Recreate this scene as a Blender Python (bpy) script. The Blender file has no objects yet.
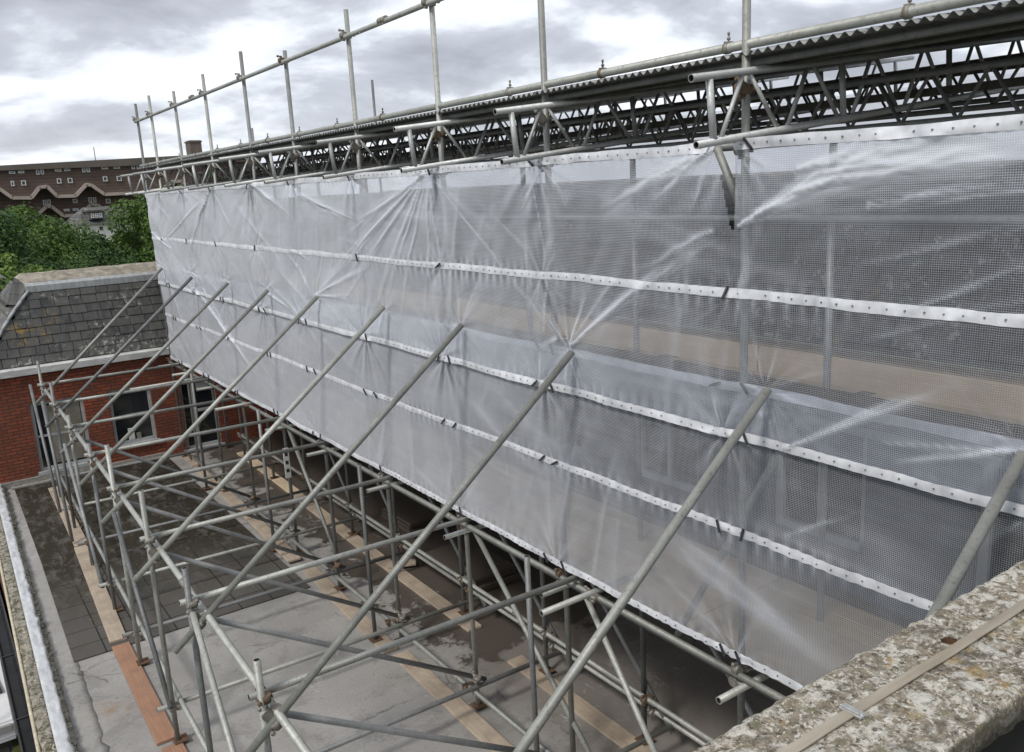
import bpy, bmesh, math, random
from mathutils import Vector, Matrix, noise
random.seed(7)
C = bpy.context.scene.collection
PI = math.pi
RND = random.Random(11)

# ------------------------------------------------------------------ camera
H = 6.15                                   # eye height above the flat roof
FPX = 864.1
cen = (512.0, 376.0)
def _n(v): return Vector(v).normalized()
CU = _n((-99-cen[0], 214-cen[1], FPX))     # direction of world +Y seen by camera (x right, y down, z fwd)
CV = _n((1804-cen[0], 112-cen[1], FPX))    # world +X
CV = (CV - CU*CV.dot(CU)).normalized()
CD = CU.cross(CV)
if CD.y < 0: CD = -CD
Rw = Matrix((CV, CU, -CD))                 # camera -> world
CAM = Vector((0, 0, H))
def ray(px, py): return Rw @ Vector((px-cen[0], py-cen[1], FPX))
def on(axis, val, px, py):                 # measured point of the photo on a world plane
    r = ray(px, py); t = (val-CAM[axis])/r[axis]; return CAM + r*t
cam = bpy.data.cameras.new('camera'); co = bpy.data.objects.new('camera', cam); C.objects.link(co)
m = Matrix((Rw @ Vector((1, 0, 0)), Rw @ Vector((0, -1, 0)), Rw @ Vector((0, 0, -1)))).transposed().to_4x4()
m.translation = CAM; co.matrix_world = m
cam.lens = FPX/1024*36; cam.sensor_width = 36; cam.clip_start = .05; cam.clip_end = 5000
bpy.context.scene.camera = co

# ------------------------------------------------------------------ materials
def mat(name):
    m = bpy.data.materials.new(name); m.use_nodes = True
    nt = m.node_tree; nt.nodes.clear()
    out = nt.nodes.new('ShaderNodeOutputMaterial')
    return m, nt, out
class N:
    def __init__(s, nt): s.nt = nt
    def node(s, t, **k):
        n = s.nt.nodes.new(t)
        for a, b in k.items():
            if a.startswith('i_'):
                n.inputs[a[2:].replace('_', ' ')].default_value = b
            else: setattr(n, a, b)
        return n
    def l(s, a, b): s.nt.links.new(a, b)
    def setin(s, sock, v):
        if hasattr(v, 'is_output'): s.l(v, sock)
        else: sock.default_value = v
    def math(s, op, a, b=0.0, c=None, clamp=False):
        n = s.node('ShaderNodeMath', operation=op, use_clamp=clamp)
        s.setin(n.inputs[0], a); s.setin(n.inputs[1], b)
        if c is not None: s.setin(n.inputs[2], c)
        return n.outputs[0]
    def pos(s, kind='Object'):
        return s.node('ShaderNodeTexCoord').outputs[kind]
    def mapping(s, v, scale=(1,1,1), loc=(0,0,0), rot=(0,0,0)):
        n = s.node('ShaderNodeMapping'); s.l(v, n.inputs[0])
        n.inputs['Scale'].default_value = scale; n.inputs['Location'].default_value = loc; n.inputs['Rotation'].default_value = rot
        return n.outputs[0]
    def noise(s, v, scale, detail=4, rough=.55, dist=0, col=False):
        n = s.node('ShaderNodeTexNoise'); s.l(v, n.inputs['Vector'])
        n.inputs['Scale'].default_value = scale; n.inputs['Detail'].default_value = detail
        n.inputs['Roughness'].default_value = rough; n.inputs['Distortion'].default_value = dist
        return n.outputs['Color' if col else 'Fac']
    def ramp(s, f, stops, interp='LINEAR'):
        n = s.node('ShaderNodeValToRGB'); s.l(f, n.inputs[0]); r = n.color_ramp; r.interpolation = interp
        while len(r.elements) < len(stops): r.elements.new(.5)
        for e, (p, c) in zip(r.elements, stops):
            e.position = p; e.color = (c, c, c, 1) if isinstance(c, (int, float)) else (*c, 1)
        return n.outputs[0]
    def mix(s, f, a, b, blend='MIX'):
        n = s.node('ShaderNodeMix', data_type='RGBA', blend_type=blend)
        s.setin(n.inputs[0], f)
        for k, v in ((6, a), (7, b)):
            if hasattr(v, 'is_output'): s.l(v, n.inputs[k])
            else: n.inputs[k].default_value = (*v, 1) if len(v) == 3 else v
        return n.outputs[2]
    def bump(s, h, strength=.5, dist=.01):
        n = s.node('ShaderNodeBump'); s.l(h, n.inputs['Height'])
        n.inputs['Strength'].default_value = strength; n.inputs['Distance'].default_value = dist
        return n.outputs[0]
    def bsdf(s, out, col, rough=.7, metal=0, bump=None, spec=.4):
        b = s.node('ShaderNodeBsdfPrincipled')
        if hasattr(col, 'is_output'): s.l(col, b.inputs['Base Color'])
        else: b.inputs['Base Color'].default_value = (*col, 1)
        s.setin(b.inputs['Roughness'], rough); s.setin(b.inputs['Metallic'], metal)
        b.inputs['Specular IOR Level'].default_value = spec
        if bump: s.l(bump, b.inputs['Normal'])
        s.l(b.outputs[0], out.inputs[0]); return b

M = {}
def simple(name, c1, c2, scale=6, rough=.7, metal=0, bscale=None, bstr=.3, bdist=.004, stretch=(1,1,1), spec=.4, detail=5):
    m_, nt, out = mat(name); n = N(nt)
    p = n.mapping(n.pos(), stretch)
    f = n.noise(p, scale, detail, .62)
    col = n.mix(n.ramp(f, [(.32, 0.), (.68, 1.)]), c1, c2)
    b = n.bump(n.noise(p, bscale or scale*6, 4, .6), bstr, bdist)
    n.bsdf(out, col, rough, metal, b, spec); M[name] = m_; return m_
def tube_mat(name, a, b_, c, metal):
    m_, nt, out = mat(name); n = N(nt)
    g = n.node('ShaderNodeNewGeometry').outputs['Position']
    f1 = n.noise(g, 3.1, 6, .7); f2 = n.noise(g, 38, 4, .7)
    col = n.mix(n.ramp(f1, [(.35, 0.), (.65, 1.)]), a, b_)
    col = n.mix(n.ramp(f2, [(.55, 0.), (.72, .8)]), col, c)
    col = n.mix(n.ramp(n.noise(n.mapping(g, (1, 1, 1), (4, 4, 4)), 5.5, 7, .8), [(.60, 0.), (.68, .55)]), col, (.20, .125, .07))
    info = n.node('ShaderNodeObjectInfo').outputs['Random']
    v = n.math('MULTIPLY_ADD', info, .55, .72)
    hs = n.node('ShaderNodeHueSaturation'); n.l(col, hs.inputs['Color']); n.l(v, hs.inputs['Value'])
    rr = n.math('MULTIPLY_ADD', f2, .35, .38)
    n.bsdf(out, hs.outputs[0], rr, metal, n.bump(f2, .25, .002)); M[name] = m_
tube_mat('galv', (.29, .295, .27), (.43, .435, .40), (.17, .155, .13), .35)
tube_mat('galv_dark', (.17, .175, .175), (.26, .265, .26), (.11, .10, .085), .35)
tube_mat('alu', (.40, .41, .40), (.52, .53, .52), (.28, .28, .26), .45)
simple('coupler', (.20, .18, .15), (.36, .34, .30), 25, .6, .5)
simple('coupler_rust', (.12, .085, .06), (.24, .17, .115), 30, .8, .3)
simple('rust_plate', (.10, .055, .032), (.17, .10, .06), 20, .85, .2)
simple('inside_tube', (.015, .014, .013), (.03, .028, .025), 20, .9)
simple('black_rubber', (.012, .012, .014), (.03, .03, .035), 30, .5)
simple('white_paint', (.40, .40, .38), (.64, .64, .62), 3, .6, stretch=(1, 1, 3))
simple('window_frame', (.30, .31, .31), (.42, .43, .43), 5, .5)
simple('glass', (.008, .010, .012), (.02, .024, .027), 1.3, .08, 0, bstr=.02, spec=.6)
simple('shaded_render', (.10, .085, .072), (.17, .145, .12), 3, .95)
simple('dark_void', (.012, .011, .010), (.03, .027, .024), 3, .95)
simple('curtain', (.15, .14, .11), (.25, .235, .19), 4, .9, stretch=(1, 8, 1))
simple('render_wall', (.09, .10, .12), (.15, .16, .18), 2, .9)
simple('stone_ledge', (.46, .36, .25), (.60, .49, .36), 3, .9)
simple('sky_blue_frame', (.45, .47, .48), (.6, .62, .62), 4, .6)
simple('fascia_cream', (.42, .36, .25), (.62, .56, .43), 9, .8)
simple('iron_gutter', (.010, .010, .012), (.03, .03, .032), 9, .5)
simple('car_white', (.72, .73, .74), (.8, .8, .8), 2, .25)
simple('bark', (.05, .04, .03), (.11, .09, .07), 12, .95)
simple('corrugated', (.16, .165, .16), (.28, .285, .28), 3.5, .55, .5, stretch=(.4, 1, 1))
simple('far_flat', (.10, .085, .07), (.15, .125, .105), .4, .9)
simple('trim_stone', (.30, .25, .21), (.40, .34, .29), .6, .9)
simple('moss_ground', (.025, .03, .008), (.075, .08, .02), 7, .95)
simple('tape', (.33, .28, .21), (.50, .44, .35), 22, .42, .45, stretch=(.15, 1, 1), bstr=.15, bdist=.0006)
simple('clip', (.33, .33, .32), (.46, .46, .45), 60, .5, .5)
simple('white_band', (.52, .53, .56), (.82, .83, .86), 5, .4)
simple('puddle_mortar', (.2, .19, .17), (.34, .32, .29), 12, .9)

# timber scaffold board
def timber(name, a, b_, w):
    m_, nt, out = mat(name); n = N(nt); p = n.pos()
    grain = n.noise(n.mapping(p, (22, .9, 22)), 2.2, 6, .6, .4)
    col = n.mix(n.ramp(grain, [(.3, 0.), (.7, 1.)]), a, b_)
    wear = n.ramp(n.noise(p, 2.1, 5, .7), [(.45, 0.), (.68, .8)])
    col = n.mix(wear, col, w)
    n.bsdf(out, col, .85, 0, n.bump(grain, .4, .003)); M[name] = m_
timber('board_pale', (.37, .295, .22), (.49, .405, .31), (.24, .20, .16))
timber('board_orange', (.30, .16, .10), (.40, .23, .145), (.22, .14, .10))
timber('deck_board', (.56, .44, .30), (.68, .55, .39), (.42, .34, .25))
timber('toe_board', (.70, .52, .33), (.82, .64, .43), (.56, .43, .29))

# brick
def brick(name, c1, c2, mortar, sx=1, wall='x'):
    m_, nt, out = mat(name); n = N(nt)
    g = n.node('ShaderNodeNewGeometry').outputs['Position']
    sp = n.node('ShaderNodeSeparateXYZ'); n.l(g, sp.inputs[0])
    cb = n.node('ShaderNodeCombineXYZ'); n.l(sp.outputs['X' if wall == 'x' else 'Y'], cb.inputs[0]); n.l(sp.outputs['Z'], cb.inputs[1])
    bt = n.node('ShaderNodeTexBrick'); n.l(cb.outputs[0], bt.inputs['Vector'])
    bt.inputs['Scale'].default_value = 1; bt.inputs['Brick Width'].default_value = .225*sx; bt.inputs['Row Height'].default_value = .075*sx
    bt.inputs['Mortar Size'].default_value = .014*sx; bt.inputs['Mortar Smooth'].default_value = .3; bt.inputs['Bias'].default_value = -.1
    bt.inputs['Color1'].default_value = (*c1, 1); bt.inputs['Color2'].default_value = (*c2, 1); bt.inputs['Mortar'].default_value = (*mortar, 1)
    big = n.noise(g, 1.3, 5, .7)
    col = n.mix(n.ramp(big, [(.35, .0), (.7, .6)]), bt.outputs['Color'], (.07, .042, .034))
    col = n.mix(n.ramp(n.noise(g, 9, 4, .7), [(.5, 0.), (.8, .4)]), col, (.25, .11, .065))
    n.bsdf(out, col, .9, 0, n.bump(bt.outputs['Fac'], -.5, .006)); M[name] = m_
brick('brick', (.34, .075, .030), (.20, .044, .020), (.06, .038, .030), 1.0, 'x')
brick('brick_side', (.10, .022, .014), (.07, .016, .011), (.05, .03, .025), 1.0, 'y')

# slates (facing -y, running in x; uses uv = x and slope)
def slate(name, wall='x', w=.30, h=.235):
    m_, nt, out = mat(name); n = N(nt)
    g = n.node('ShaderNodeNewGeometry').outputs['Position']
    sp = n.node('ShaderNodeSeparateXYZ'); n.l(g, sp.inputs[0])
    jx = n.math('MULTIPLY_ADD', n.noise(g, 3.0, 2), .02, -.01)
    cb = n.node('ShaderNodeCombineXYZ'); n.l(sp.outputs['X' if wall == 'x' else 'Y'], cb.inputs[0]); n.l(n.math('ADD', sp.outputs['Z'], jx), cb.inputs[1])
    bt = n.node('ShaderNodeTexBrick'); n.l(cb.outputs[0], bt.inputs['Vector'])
    bt.inputs['Scale'].default_value = 1; bt.inputs['Brick Width'].default_value = w; bt.inputs['Row Height'].default_value = h
    bt.inputs['Mortar Size'].default_value = .008; bt.inputs['Mortar Smooth'].default_value = .1; bt.inputs['Bias'].default_value = 0
    bt.inputs['Color1'].default_value = (.055, .057, .056, 1); bt.inputs['Color2'].default_value = (.125, .122, .112, 1); bt.inputs['Mortar'].default_value = (.012, .012, .012, 1)
    streak = n.noise(n.mapping(g, (5, 5, .5)), 1.6, 5, .7)
    col = n.mix(n.ramp(streak, [(.42, 0.), (.7, .55)]), bt.outputs['Color'], (.17, .165, .15))
    li = n.noise(g, 7.5, 6, .75); blob = n.noise(g, .9, 2, .5)
    lm = n.math('MULTIPLY', n.ramp(li, [(.56, 0.), (.62, 1.)]), n.ramp(blob, [(.50, 0.), (.58, 1.)]))
    col = n.mix(lm, col, (.42, .41, .36))
    ye = n.math('MULTIPLY', n.ramp(n.noise(g, 6, 5, .7), [(.56, 0.), (.62, 1.)]), n.ramp(n.noise(n.mapping(g, loc=(5, 2, 9)), .8, 2), [(.56, 0.), (.62, .9)]))
    col = n.mix(ye, col, (.24, .15, .035))
    hh = n.math('ADD', n.math('MULTIPLY', bt.outputs['Fac'], -1), n.math('MULTIPLY', li, .5))
    n.bsdf(out, col, .72, 0, n.bump(hh, .8, .012)); M[name] = m_
slate('slate', 'x'); slate('slate_side', 'y')

def slate_island():
    m_, nt, out = mat('slate_course'); n = N(nt)
    ge = n.node('ShaderNodeNewGeometry'); g = ge.outputs['Position']
    col = n.mix(ge.outputs['Random Per Island'], (.034, .036, .036), (.078, .077, .072))
    col = n.mix(n.ramp(n.noise(n.mapping(g, (5, 5, .6)), 1.6, 5, .7), [(.42, 0.), (.7, .6)]), col, (.12, .118, .108))
    li = n.noise(g, 8.5, 6, .75)
    lm = n.math('MULTIPLY', n.ramp(li, [(.52, 0.), (.60, 1.)]), n.ramp(n.noise(n.mapping(g, (.5, 1, 1.6)), 1.3, 2, .5), [(.56, 0.), (.63, .8)]))
    col = n.mix(lm, col, (.36, .35, .31))
    ye = n.math('MULTIPLY', n.ramp(n.noise(g, 7, 5, .7), [(.52, 0.), (.6, 1.)]), n.ramp(n.noise(n.mapping(g, loc=(5, 2, 9)), .8, 2), [(.62, 0.), (.70, .8)]))
    col = n.mix(ye, col, (.24, .15, .035))
    n.bsdf(out, col, .72, 0, n.bump(li, .5, .006)); M['slate_course'] = m_
slate_island()
# felt cap roof
simple('cap_felt', (.15, .13, .10), (.40, .355, .29), 6, .9, bstr=.5, detail=9)
simple('lead', (.28, .29, .29), (.46, .47, .47), 4, .6, 0, stretch=(3, 3, 1))

# flat roof asphalt
def asphalt():
    m_, nt, out = mat('asphalt'); n = N(nt)
    g = n.node('ShaderNodeNewGeometry').outputs['Position']
    big = n.noise(g, .45, 6, .62, .4)
    col = n.mix(n.ramp(big, [(.34, 0.), (.66, 1.)]), (.27, .258, .242), (.38, .365, .345))
    scuff = n.ramp(n.noise(n.mapping(g, (1, .55, 1), rot=(0, 0, .6)), 2.6, 8, .75, .9), [(.55, 0.), (.72, .65)])
    col = n.mix(scuff, col, (.38, .36, .33))
    fine = n.noise(g, 34, 5, .7)
    col = n.mix(n.ramp(fine, [(.45, 0.), (.8, .35)]), col, (.05, .046, .04))
    # dark damp patch with ragged outline under the deck
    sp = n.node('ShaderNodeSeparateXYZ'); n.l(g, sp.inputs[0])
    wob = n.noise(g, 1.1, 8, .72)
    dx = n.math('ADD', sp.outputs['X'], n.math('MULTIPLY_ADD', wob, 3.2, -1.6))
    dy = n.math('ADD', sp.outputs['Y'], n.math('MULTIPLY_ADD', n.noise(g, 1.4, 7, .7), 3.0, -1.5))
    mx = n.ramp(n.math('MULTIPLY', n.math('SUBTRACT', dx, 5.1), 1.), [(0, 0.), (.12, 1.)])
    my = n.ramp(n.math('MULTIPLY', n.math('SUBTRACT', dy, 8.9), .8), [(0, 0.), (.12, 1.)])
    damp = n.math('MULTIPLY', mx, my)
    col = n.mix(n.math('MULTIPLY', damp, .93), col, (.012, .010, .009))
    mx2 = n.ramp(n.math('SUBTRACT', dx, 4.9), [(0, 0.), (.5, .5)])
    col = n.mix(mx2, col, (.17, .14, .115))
    st2 = n.ramp(n.noise(n.mapping(g, (1, 1, 1), (8, 3, 0)), 1.7, 9, .78, .5), [(.52, 0.), (.60, .28)])
    col = n.mix(st2, col, (.085, .075, .065))
    chk = n.math('MULTIPLY', n.ramp(n.noise(n.mapping(g, (1, .6, 1), (2, 6, 0), (0, 0, .9)), 4.5, 8, .8, 1.2), [(.56, 0.), (.62, .8)]), n.ramp(n.noise(n.mapping(g, loc=(1, 2, 0)), .6, 2), [(.52, 0.), (.6, 1.)]))
    col = n.mix(chk, col, (.42, .41, .38))
    # crack lines
    vo = n.node('ShaderNodeTexVoronoi', feature='DISTANCE_TO_EDGE'); n.l(n.mix(.25, g, n.noise(g, 1.6, 5, .7, col=True)), vo.inputs['Vector']); vo.inputs['Scale'].default_value = .55
    cr = n.math('MULTIPLY', n.ramp(vo.outputs['Distance'], [(0, 1.), (.006, 0.)]), n.ramp(n.noise(g, .7, 3), [(.5, 0.), (.6, .7)]))
    col = n.mix(cr, col, (.04, .035, .03))
    # rusty spot
    ru = n.node('ShaderNodeVectorMath', operation='DISTANCE'); n.l(g, ru.inputs[0]); ru.inputs[1].default_value = (1.15, 10.9, 0)
    rf = n.math('MULTIPLY', n.ramp(ru.outputs['Value'], [(0, 1.), (.38, 0.)]), n.ramp(n.noise(g, 6, 6, .7), [(.4, 0.), (.7, .8)]))
    col = n.mix(rf, col, (.26, .15, .06))
    rough = n.math('SUBTRACT', .82, n.math('MULTIPLY', damp, .45))
    n.bsdf(out, col, rough, 0, n.bump(fine, .35, .006)); M['asphalt'] = m_
asphalt()
def felt_tiles():
    m_, nt, out = mat('felt_tiles'); n = N(nt)
    g = n.node('ShaderNodeNewGeometry').outputs['Position']
    bt = n.node('ShaderNodeTexBrick'); n.l(n.mapping(g, loc=(.1, .1, 0)), bt.inputs['Vector'])
    bt.offset = 0; bt.inputs['Scale'].default_value = 1; bt.inputs['Brick Width'].default_value = .48; bt.inputs['Row Height'].default_value = .48
    bt.inputs['Mortar Size'].default_value = .012; bt.inputs['Mortar Smooth'].default_value = .3
    bt.inputs['Color1'].default_value = (.085, .078, .068, 1); bt.inputs['Color2'].default_value = (.098, .091, .081, 1); bt.inputs['Mortar'].default_value = (.014, .013, .011, 1)
    sp = n.node('ShaderNodeSeparateXYZ'); n.l(g, sp.inputs[0])
    far = n.ramp(n.math('MULTIPLY', n.math('SUBTRACT', sp.outputs['Y'], 13.3), .3), [(0, 0.), (.8, 1.)])
    mo = n.noise(n.mapping(g, (1, .45, 1)), 3.6, 8, .75, .6)
    mm = n.math('MULTIPLY', n.ramp(mo, [(.36, 0.), (.50, 1.)]), n.math('MULTIPLY_ADD', far, .92, .08))
    col = n.mix(mm, bt.outputs['Color'], (.022, .016, .007))
    lite = n.math('MULTIPLY', n.ramp(n.noise(n.mapping(g, (1, .4, 1)), 4.5, 6, .75), [(.54, 0.), (.64, .55)]), far)
    col = n.mix(lite, col, (.15, .138, .118))
    gm = n.math('MULTIPLY', n.ramp(n.noise(g, 2.4, 7, .75), [(.58, 0.), (.66, .8)]), n.ramp(n.noise(g, .8, 2), [(.45, 0.), (.55, 1.)]))
    col = n.mix(gm, col, (.07, .065, .014))
    n.bsdf(out, col, .85, 0, n.bump(mo, .6, .02)); M['felt_tiles'] = m_
felt_tiles()

def coping_mat():
    m_, nt, out = mat('lichen_stone'); n = N(nt)
    g = n.node('ShaderNodeNewGeometry').outputs['Position']
    a = n.noise(g, 9, 8, .75); b = n.noise(g, 60, 8, .8, .3); c = n.noise(n.mapping(g, loc=(3, 7, 1)), 16, 8, .78, .5); d = n.noise(n.mapping(g, loc=(8, 2, 4)), 8, 7, .75)
    col = n.mix(n.ramp(b, [(.36, 0.), (.6, 1.)]), (.12, .098, .068), (.33, .285, .21))
    col = n.mix(n.ramp(c, [(.49, 0.), (.56, .9)]), col, (.58, .55, .48))
    col = n.mix(n.ramp(n.noise(g, 75, 5, .7), [(.55, 0.), (.60, .9)]), col, (.66, .64, .58))
    col = n.mix(n.ramp(n.noise(n.mapping(g, loc=(1, 5, 4)), 58, 6, .75), [(.54, 0.), (.60, .9)]), col, (.05, .04, .025))
    dk = n.ramp(n.noise(n.mapping(g, loc=(9, 9, 2)), 7, 7, .8, .5), [(.52, 0.), (.64, .8)])
    col = n.mix(dk, col, (.085, .075, .06))
    ye = n.math('MULTIPLY', n.ramp(d, [(.59, 0.), (.65, 1.)]), n.ramp(b, [(.42, 0.), (.54, .85)]))
    col = n.mix(ye, col, (.38, .24, .07))
    for (sc_v, th_v, cc_, lo, st_) in ((13, .30, (.60, .58, .52), (0, 0, 0), .85), (21, .26, (.10, .085, .06), (3, 1, 0), .8), (9, .24, (.36, .25, .10), (7, 4, 0), .6), (17, .22, (.16, .165, .09), (2, 9, 0), .7)):
        vo = n.node('ShaderNodeTexVoronoi'); n.l(n.mix(.035, n.mapping(g, loc=lo), n.noise(g, 30, 4, .7, col=True)), vo.inputs['Vector']); vo.inputs['Scale'].default_value = sc_v
        e1 = n.math('ADD', vo.outputs['Distance'], n.math('MULTIPLY_ADD', n.noise(g, 38, 6, .75), .5, -.25))
        pk = n.node('ShaderNodeSeparateColor'); n.l(vo.outputs['Color'], pk.inputs[0])
        f_ = n.math('MULTIPLY', n.ramp(e1, [(th_v-.05, st_), (th_v+.05, 0.)]), n.math('GREATER_THAN', pk.outputs[0], .45))
        f_ = n.math('MULTIPLY', f_, n.ramp(n.noise(g, 90, 4, .7), [(.38, .35), (.55, 1.)]))
        col = n.mix(f_, col, cc_)
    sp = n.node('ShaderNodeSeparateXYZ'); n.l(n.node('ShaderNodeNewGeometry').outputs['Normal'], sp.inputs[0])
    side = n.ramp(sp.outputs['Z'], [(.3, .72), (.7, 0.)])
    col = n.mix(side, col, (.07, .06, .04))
    hgt = n.math('ADD', n.math('MULTIPLY', b, .7), n.math('MULTIPLY', c, .6))
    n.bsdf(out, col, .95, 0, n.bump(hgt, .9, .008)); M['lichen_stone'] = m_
coping_mat()
simple('dark_timber', (.09, .085, .075), (.15, .14, .12), 8, .9)
def kerb_mats():
    m_, nt, out = mat('flashing'); n = N(nt); g = n.node('ShaderNodeNewGeometry').outputs['Position']
    f = n.noise(n.mapping(g, (4, 1, 4)), 3, 7, .7)
    col = n.mix(n.ramp(f, [(.35, 0.), (.65, 1.)]), (.42, .43, .44), (.66, .67, .68))
    col = n.mix(n.ramp(n.noise(g, 14, 6, .7), [(.58, 0.), (.7, .7)]), col, (.30, .29, .27))
    n.bsdf(out, col, .5, .1, n.bump(f, .5, .01)); M['flashing'] = m_
    m_, nt, out = mat('mossy_mortar'); n = N(nt); g = n.node('ShaderNodeNewGeometry').outputs['Position']
    f = n.noise(g, 11, 7, .7, .4)
    col = n.mix(n.ramp(f, [(.42, 0.), (.56, 1.)]), (.085, .078, .045), (.30, .275, .22))
    col = n.mix(n.ramp(n.noise(g, 30, 4, .7), [(.58, 0.), (.66, .8)]), col, (.75, .71, .63))
    n.bsdf(out, col, .95, 0, n.bump(f, .8, .02)); M['mossy_mortar'] = m_
kerb_mats()
def leaf(name, a, b_):
    m_, nt, out = mat(name); n = N(nt)
    ge = n.node('ShaderNodeNewGeometry')
    f = n.math('ADD', n.math('MULTIPLY', ge.outputs['Random Per Island'], .5), n.math('MULTIPLY', n.noise(ge.outputs['Position'], .9, 3), .6))
    col = n.mix(n.ramp(f, [(.25, 0.), (.85, 1.)]), a, b_)
    b = n.bsdf(out, col, .55, 0, None, .3)
    tr = n.node('ShaderNodeBsdfTranslucent'); n.l(col, tr.inputs[0])
    mx = n.node('ShaderNodeMixShader'); mx.inputs[0].default_value = .3
    n.l(b.outputs[0], mx.inputs[1]); n.l(tr.outputs[0], mx.inputs[2]); n.l(mx.outputs[0], out.inputs[0]); M[name] = m_
leaf('leaf_mid', (.026, .066, .012), (.135, .225, .045))
leaf('leaf_dark', (.018, .048, .012), (.08, .155, .035))
leaf('leaf_pale', (.07, .13, .025), (.22, .33, .08))
def tiles():
    m_, nt, out = mat('brown_tile'); n = N(nt); g = n.node('ShaderNodeNewGeometry').outputs['Position']
    sp = n.node('ShaderNodeSeparateXYZ'); n.l(g, sp.inputs[0])
    rows = n.math('PINGPONG', sp.outputs['Z'], .17)
    col = n.mix(n.ramp(n.noise(n.mapping(g, (1, 1, 2)), .5, 6, .7), [(.35, 0.), (.65, 1.)]), (.095, .065, .053), (.135, .095, .078))
    col = n.mix(n.math('MULTIPLY', rows, 2.2), col, (.036, .026, .022))
    n.bsdf(out, col, .85, 0, n.bump(rows, .6, .05)); M['brown_tile'] = m_
tiles()
def ground_mat():
    m_, nt, out = mat('ground'); n = N(nt); g = n.node('ShaderNodeNewGeometry').outputs['Position']
    col = n.mix(n.ramp(n.noise(g, .05, 6, .6), [(.42, 0.), (.55, 1.)]), (.055, .055, .052), (.035, .06, .018))
    n.bsdf(out, col, .9); M['ground'] = m_
    m_, nt, out = mat('paving'); n = N(nt); g = n.node('ShaderNodeNewGeometry').outputs['Position']
    bt = n.node('ShaderNodeTexBrick'); n.l(g, bt.inputs['Vector']); bt.inputs['Scale'].default_value = 1.; bt.inputs['Brick Width'].default_value = .6; bt.inputs['Row Height'].default_value = .6; bt.inputs['Mortar Size'].default_value = .012
    bt.inputs['Color1'].default_value = (.17, .165, .155, 1); bt.inputs['Color2'].default_value = (.21, .205, .19, 1); bt.inputs['Mortar'].default_value = (.06, .06, .055, 1)
    n.bsdf(out, bt.outputs['Color'], .9); M['paving'] = m_
ground_mat()

# reinforced polythene sheeting
def sheeting(name, base, kfac):
    m_, nt, out = mat(name); n = N(nt)
    g = n.node('ShaderNodeNewGeometry').outputs['Position']
    sp = n.node('ShaderNodeSeparateXYZ'); n.l(g, sp.inputs[0])
    cell = .0125
    def threads(c, w, off=0):
        v = n.math('FRACT', n.math('MULTIPLY', n.math('ADD', c, off), 1/cell))
        v = n.math('ABSOLUTE', n.math('SUBTRACT', v, .5))
        return n.math('SMOOTH_MIN', 1., n.math('MULTIPLY', n.math('MAXIMUM', n.math('SUBTRACT', v, .5-w), 0.), 1/w*1.6), .1)
    ty = threads(sp.outputs['Y'], .17); tz = threads(sp.outputs['Z'], .20)
    th = n.math('MAXIMUM', ty, tz)
    at = n.node('ShaderNodeAttribute', attribute_name='crease').outputs['Fac']
    lw = n.node('ShaderNodeLayerWeight'); lw.inputs['Blend'].default_value = .5
    fac = n.math('POWER', lw.outputs['Facing'], 1.7)
    cloud = n.noise(n.mapping(g, (1, .6, 1.2)), 1.6, 5, .65)
    streak = n.noise(n.mapping(g, (1, .35, 7), rot=(0, 0, 0)), 3.2, 5, .65)
    op = n.math('ADD', base, n.math('MULTIPLY', fac, kfac))
    op = n.math('ADD', op, n.math('MULTIPLY', th, .46))
    op = n.math('ADD', op, n.math('MULTIPLY', at, .72))  # doubled folds and their bright sheen, painted in as extra opacity
    op = n.math('ADD', op, n.math('MULTIPLY_ADD', cloud, .26, -.13))
    op = n.math('ADD', op, n.math('MULTIPLY_ADD', streak, .20, -.10))
    op = n.math('MINIMUM', n.math('MAXIMUM', op, .05), .97)
    tr = n.node('ShaderNodeBsdfTransparent'); tr.inputs[0].default_value = (.93, .95, 1, 1)
    bs = n.node('ShaderNodeBsdfPrincipled'); bs.inputs['Base Color'].default_value = (.84, .865, .93, 1)
    bs.inputs['Roughness'].default_value = .3; bs.inputs['Specular IOR Level'].default_value = .55
    bm_ = n.bump(n.math('ADD', n.noise(n.mapping(g, (1, .35, 1)), 5, 4, .55), n.math('MULTIPLY', th, .10)), .3, .02); n.l(bm_, bs.inputs['Normal'])
    tl = n.node('ShaderNodeBsdfTranslucent'); tl.inputs[0].default_value = (.80, .82, .87, 1)
    mx = n.node('ShaderNodeMixShader'); mx.inputs[0].default_value = .28
    n.l(bs.outputs[0], mx.inputs[1]); n.l(tl.outputs[0], mx.inputs[2])
    m2 = n.node('ShaderNodeMixShader'); n.l(op, m2.inputs[0]); n.l(tr.outputs[0], m2.inputs[1]); n.l(mx.outputs[0], m2.inputs[2])
    gl = n.node('ShaderNodeBsdfGlossy'); gl.inputs['Roughness'].default_value = .28; n.l(bm_, gl.inputs['Normal'])
    fr = n.node('ShaderNodeFresnel'); fr.inputs['IOR'].default_value = 1.5; n.l(bm_, fr.inputs['Normal'])
    m3 = n.node('ShaderNodeMixShader'); n.l(n.math('MULTIPLY', fr.outputs[0], .7, clamp=True), m3.inputs[0]); n.l(m2.outputs[0], m3.inputs[1]); n.l(gl.outputs[0], m3.inputs[2])
    n.l(m3.outputs[0], out.inputs[0]); M[name] = m_
sheeting('sheet_upper', -.13, 1.6); sheeting('sheet_lower', -.16, 1.6); sheeting('sheet_far', .78, .3)

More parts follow.
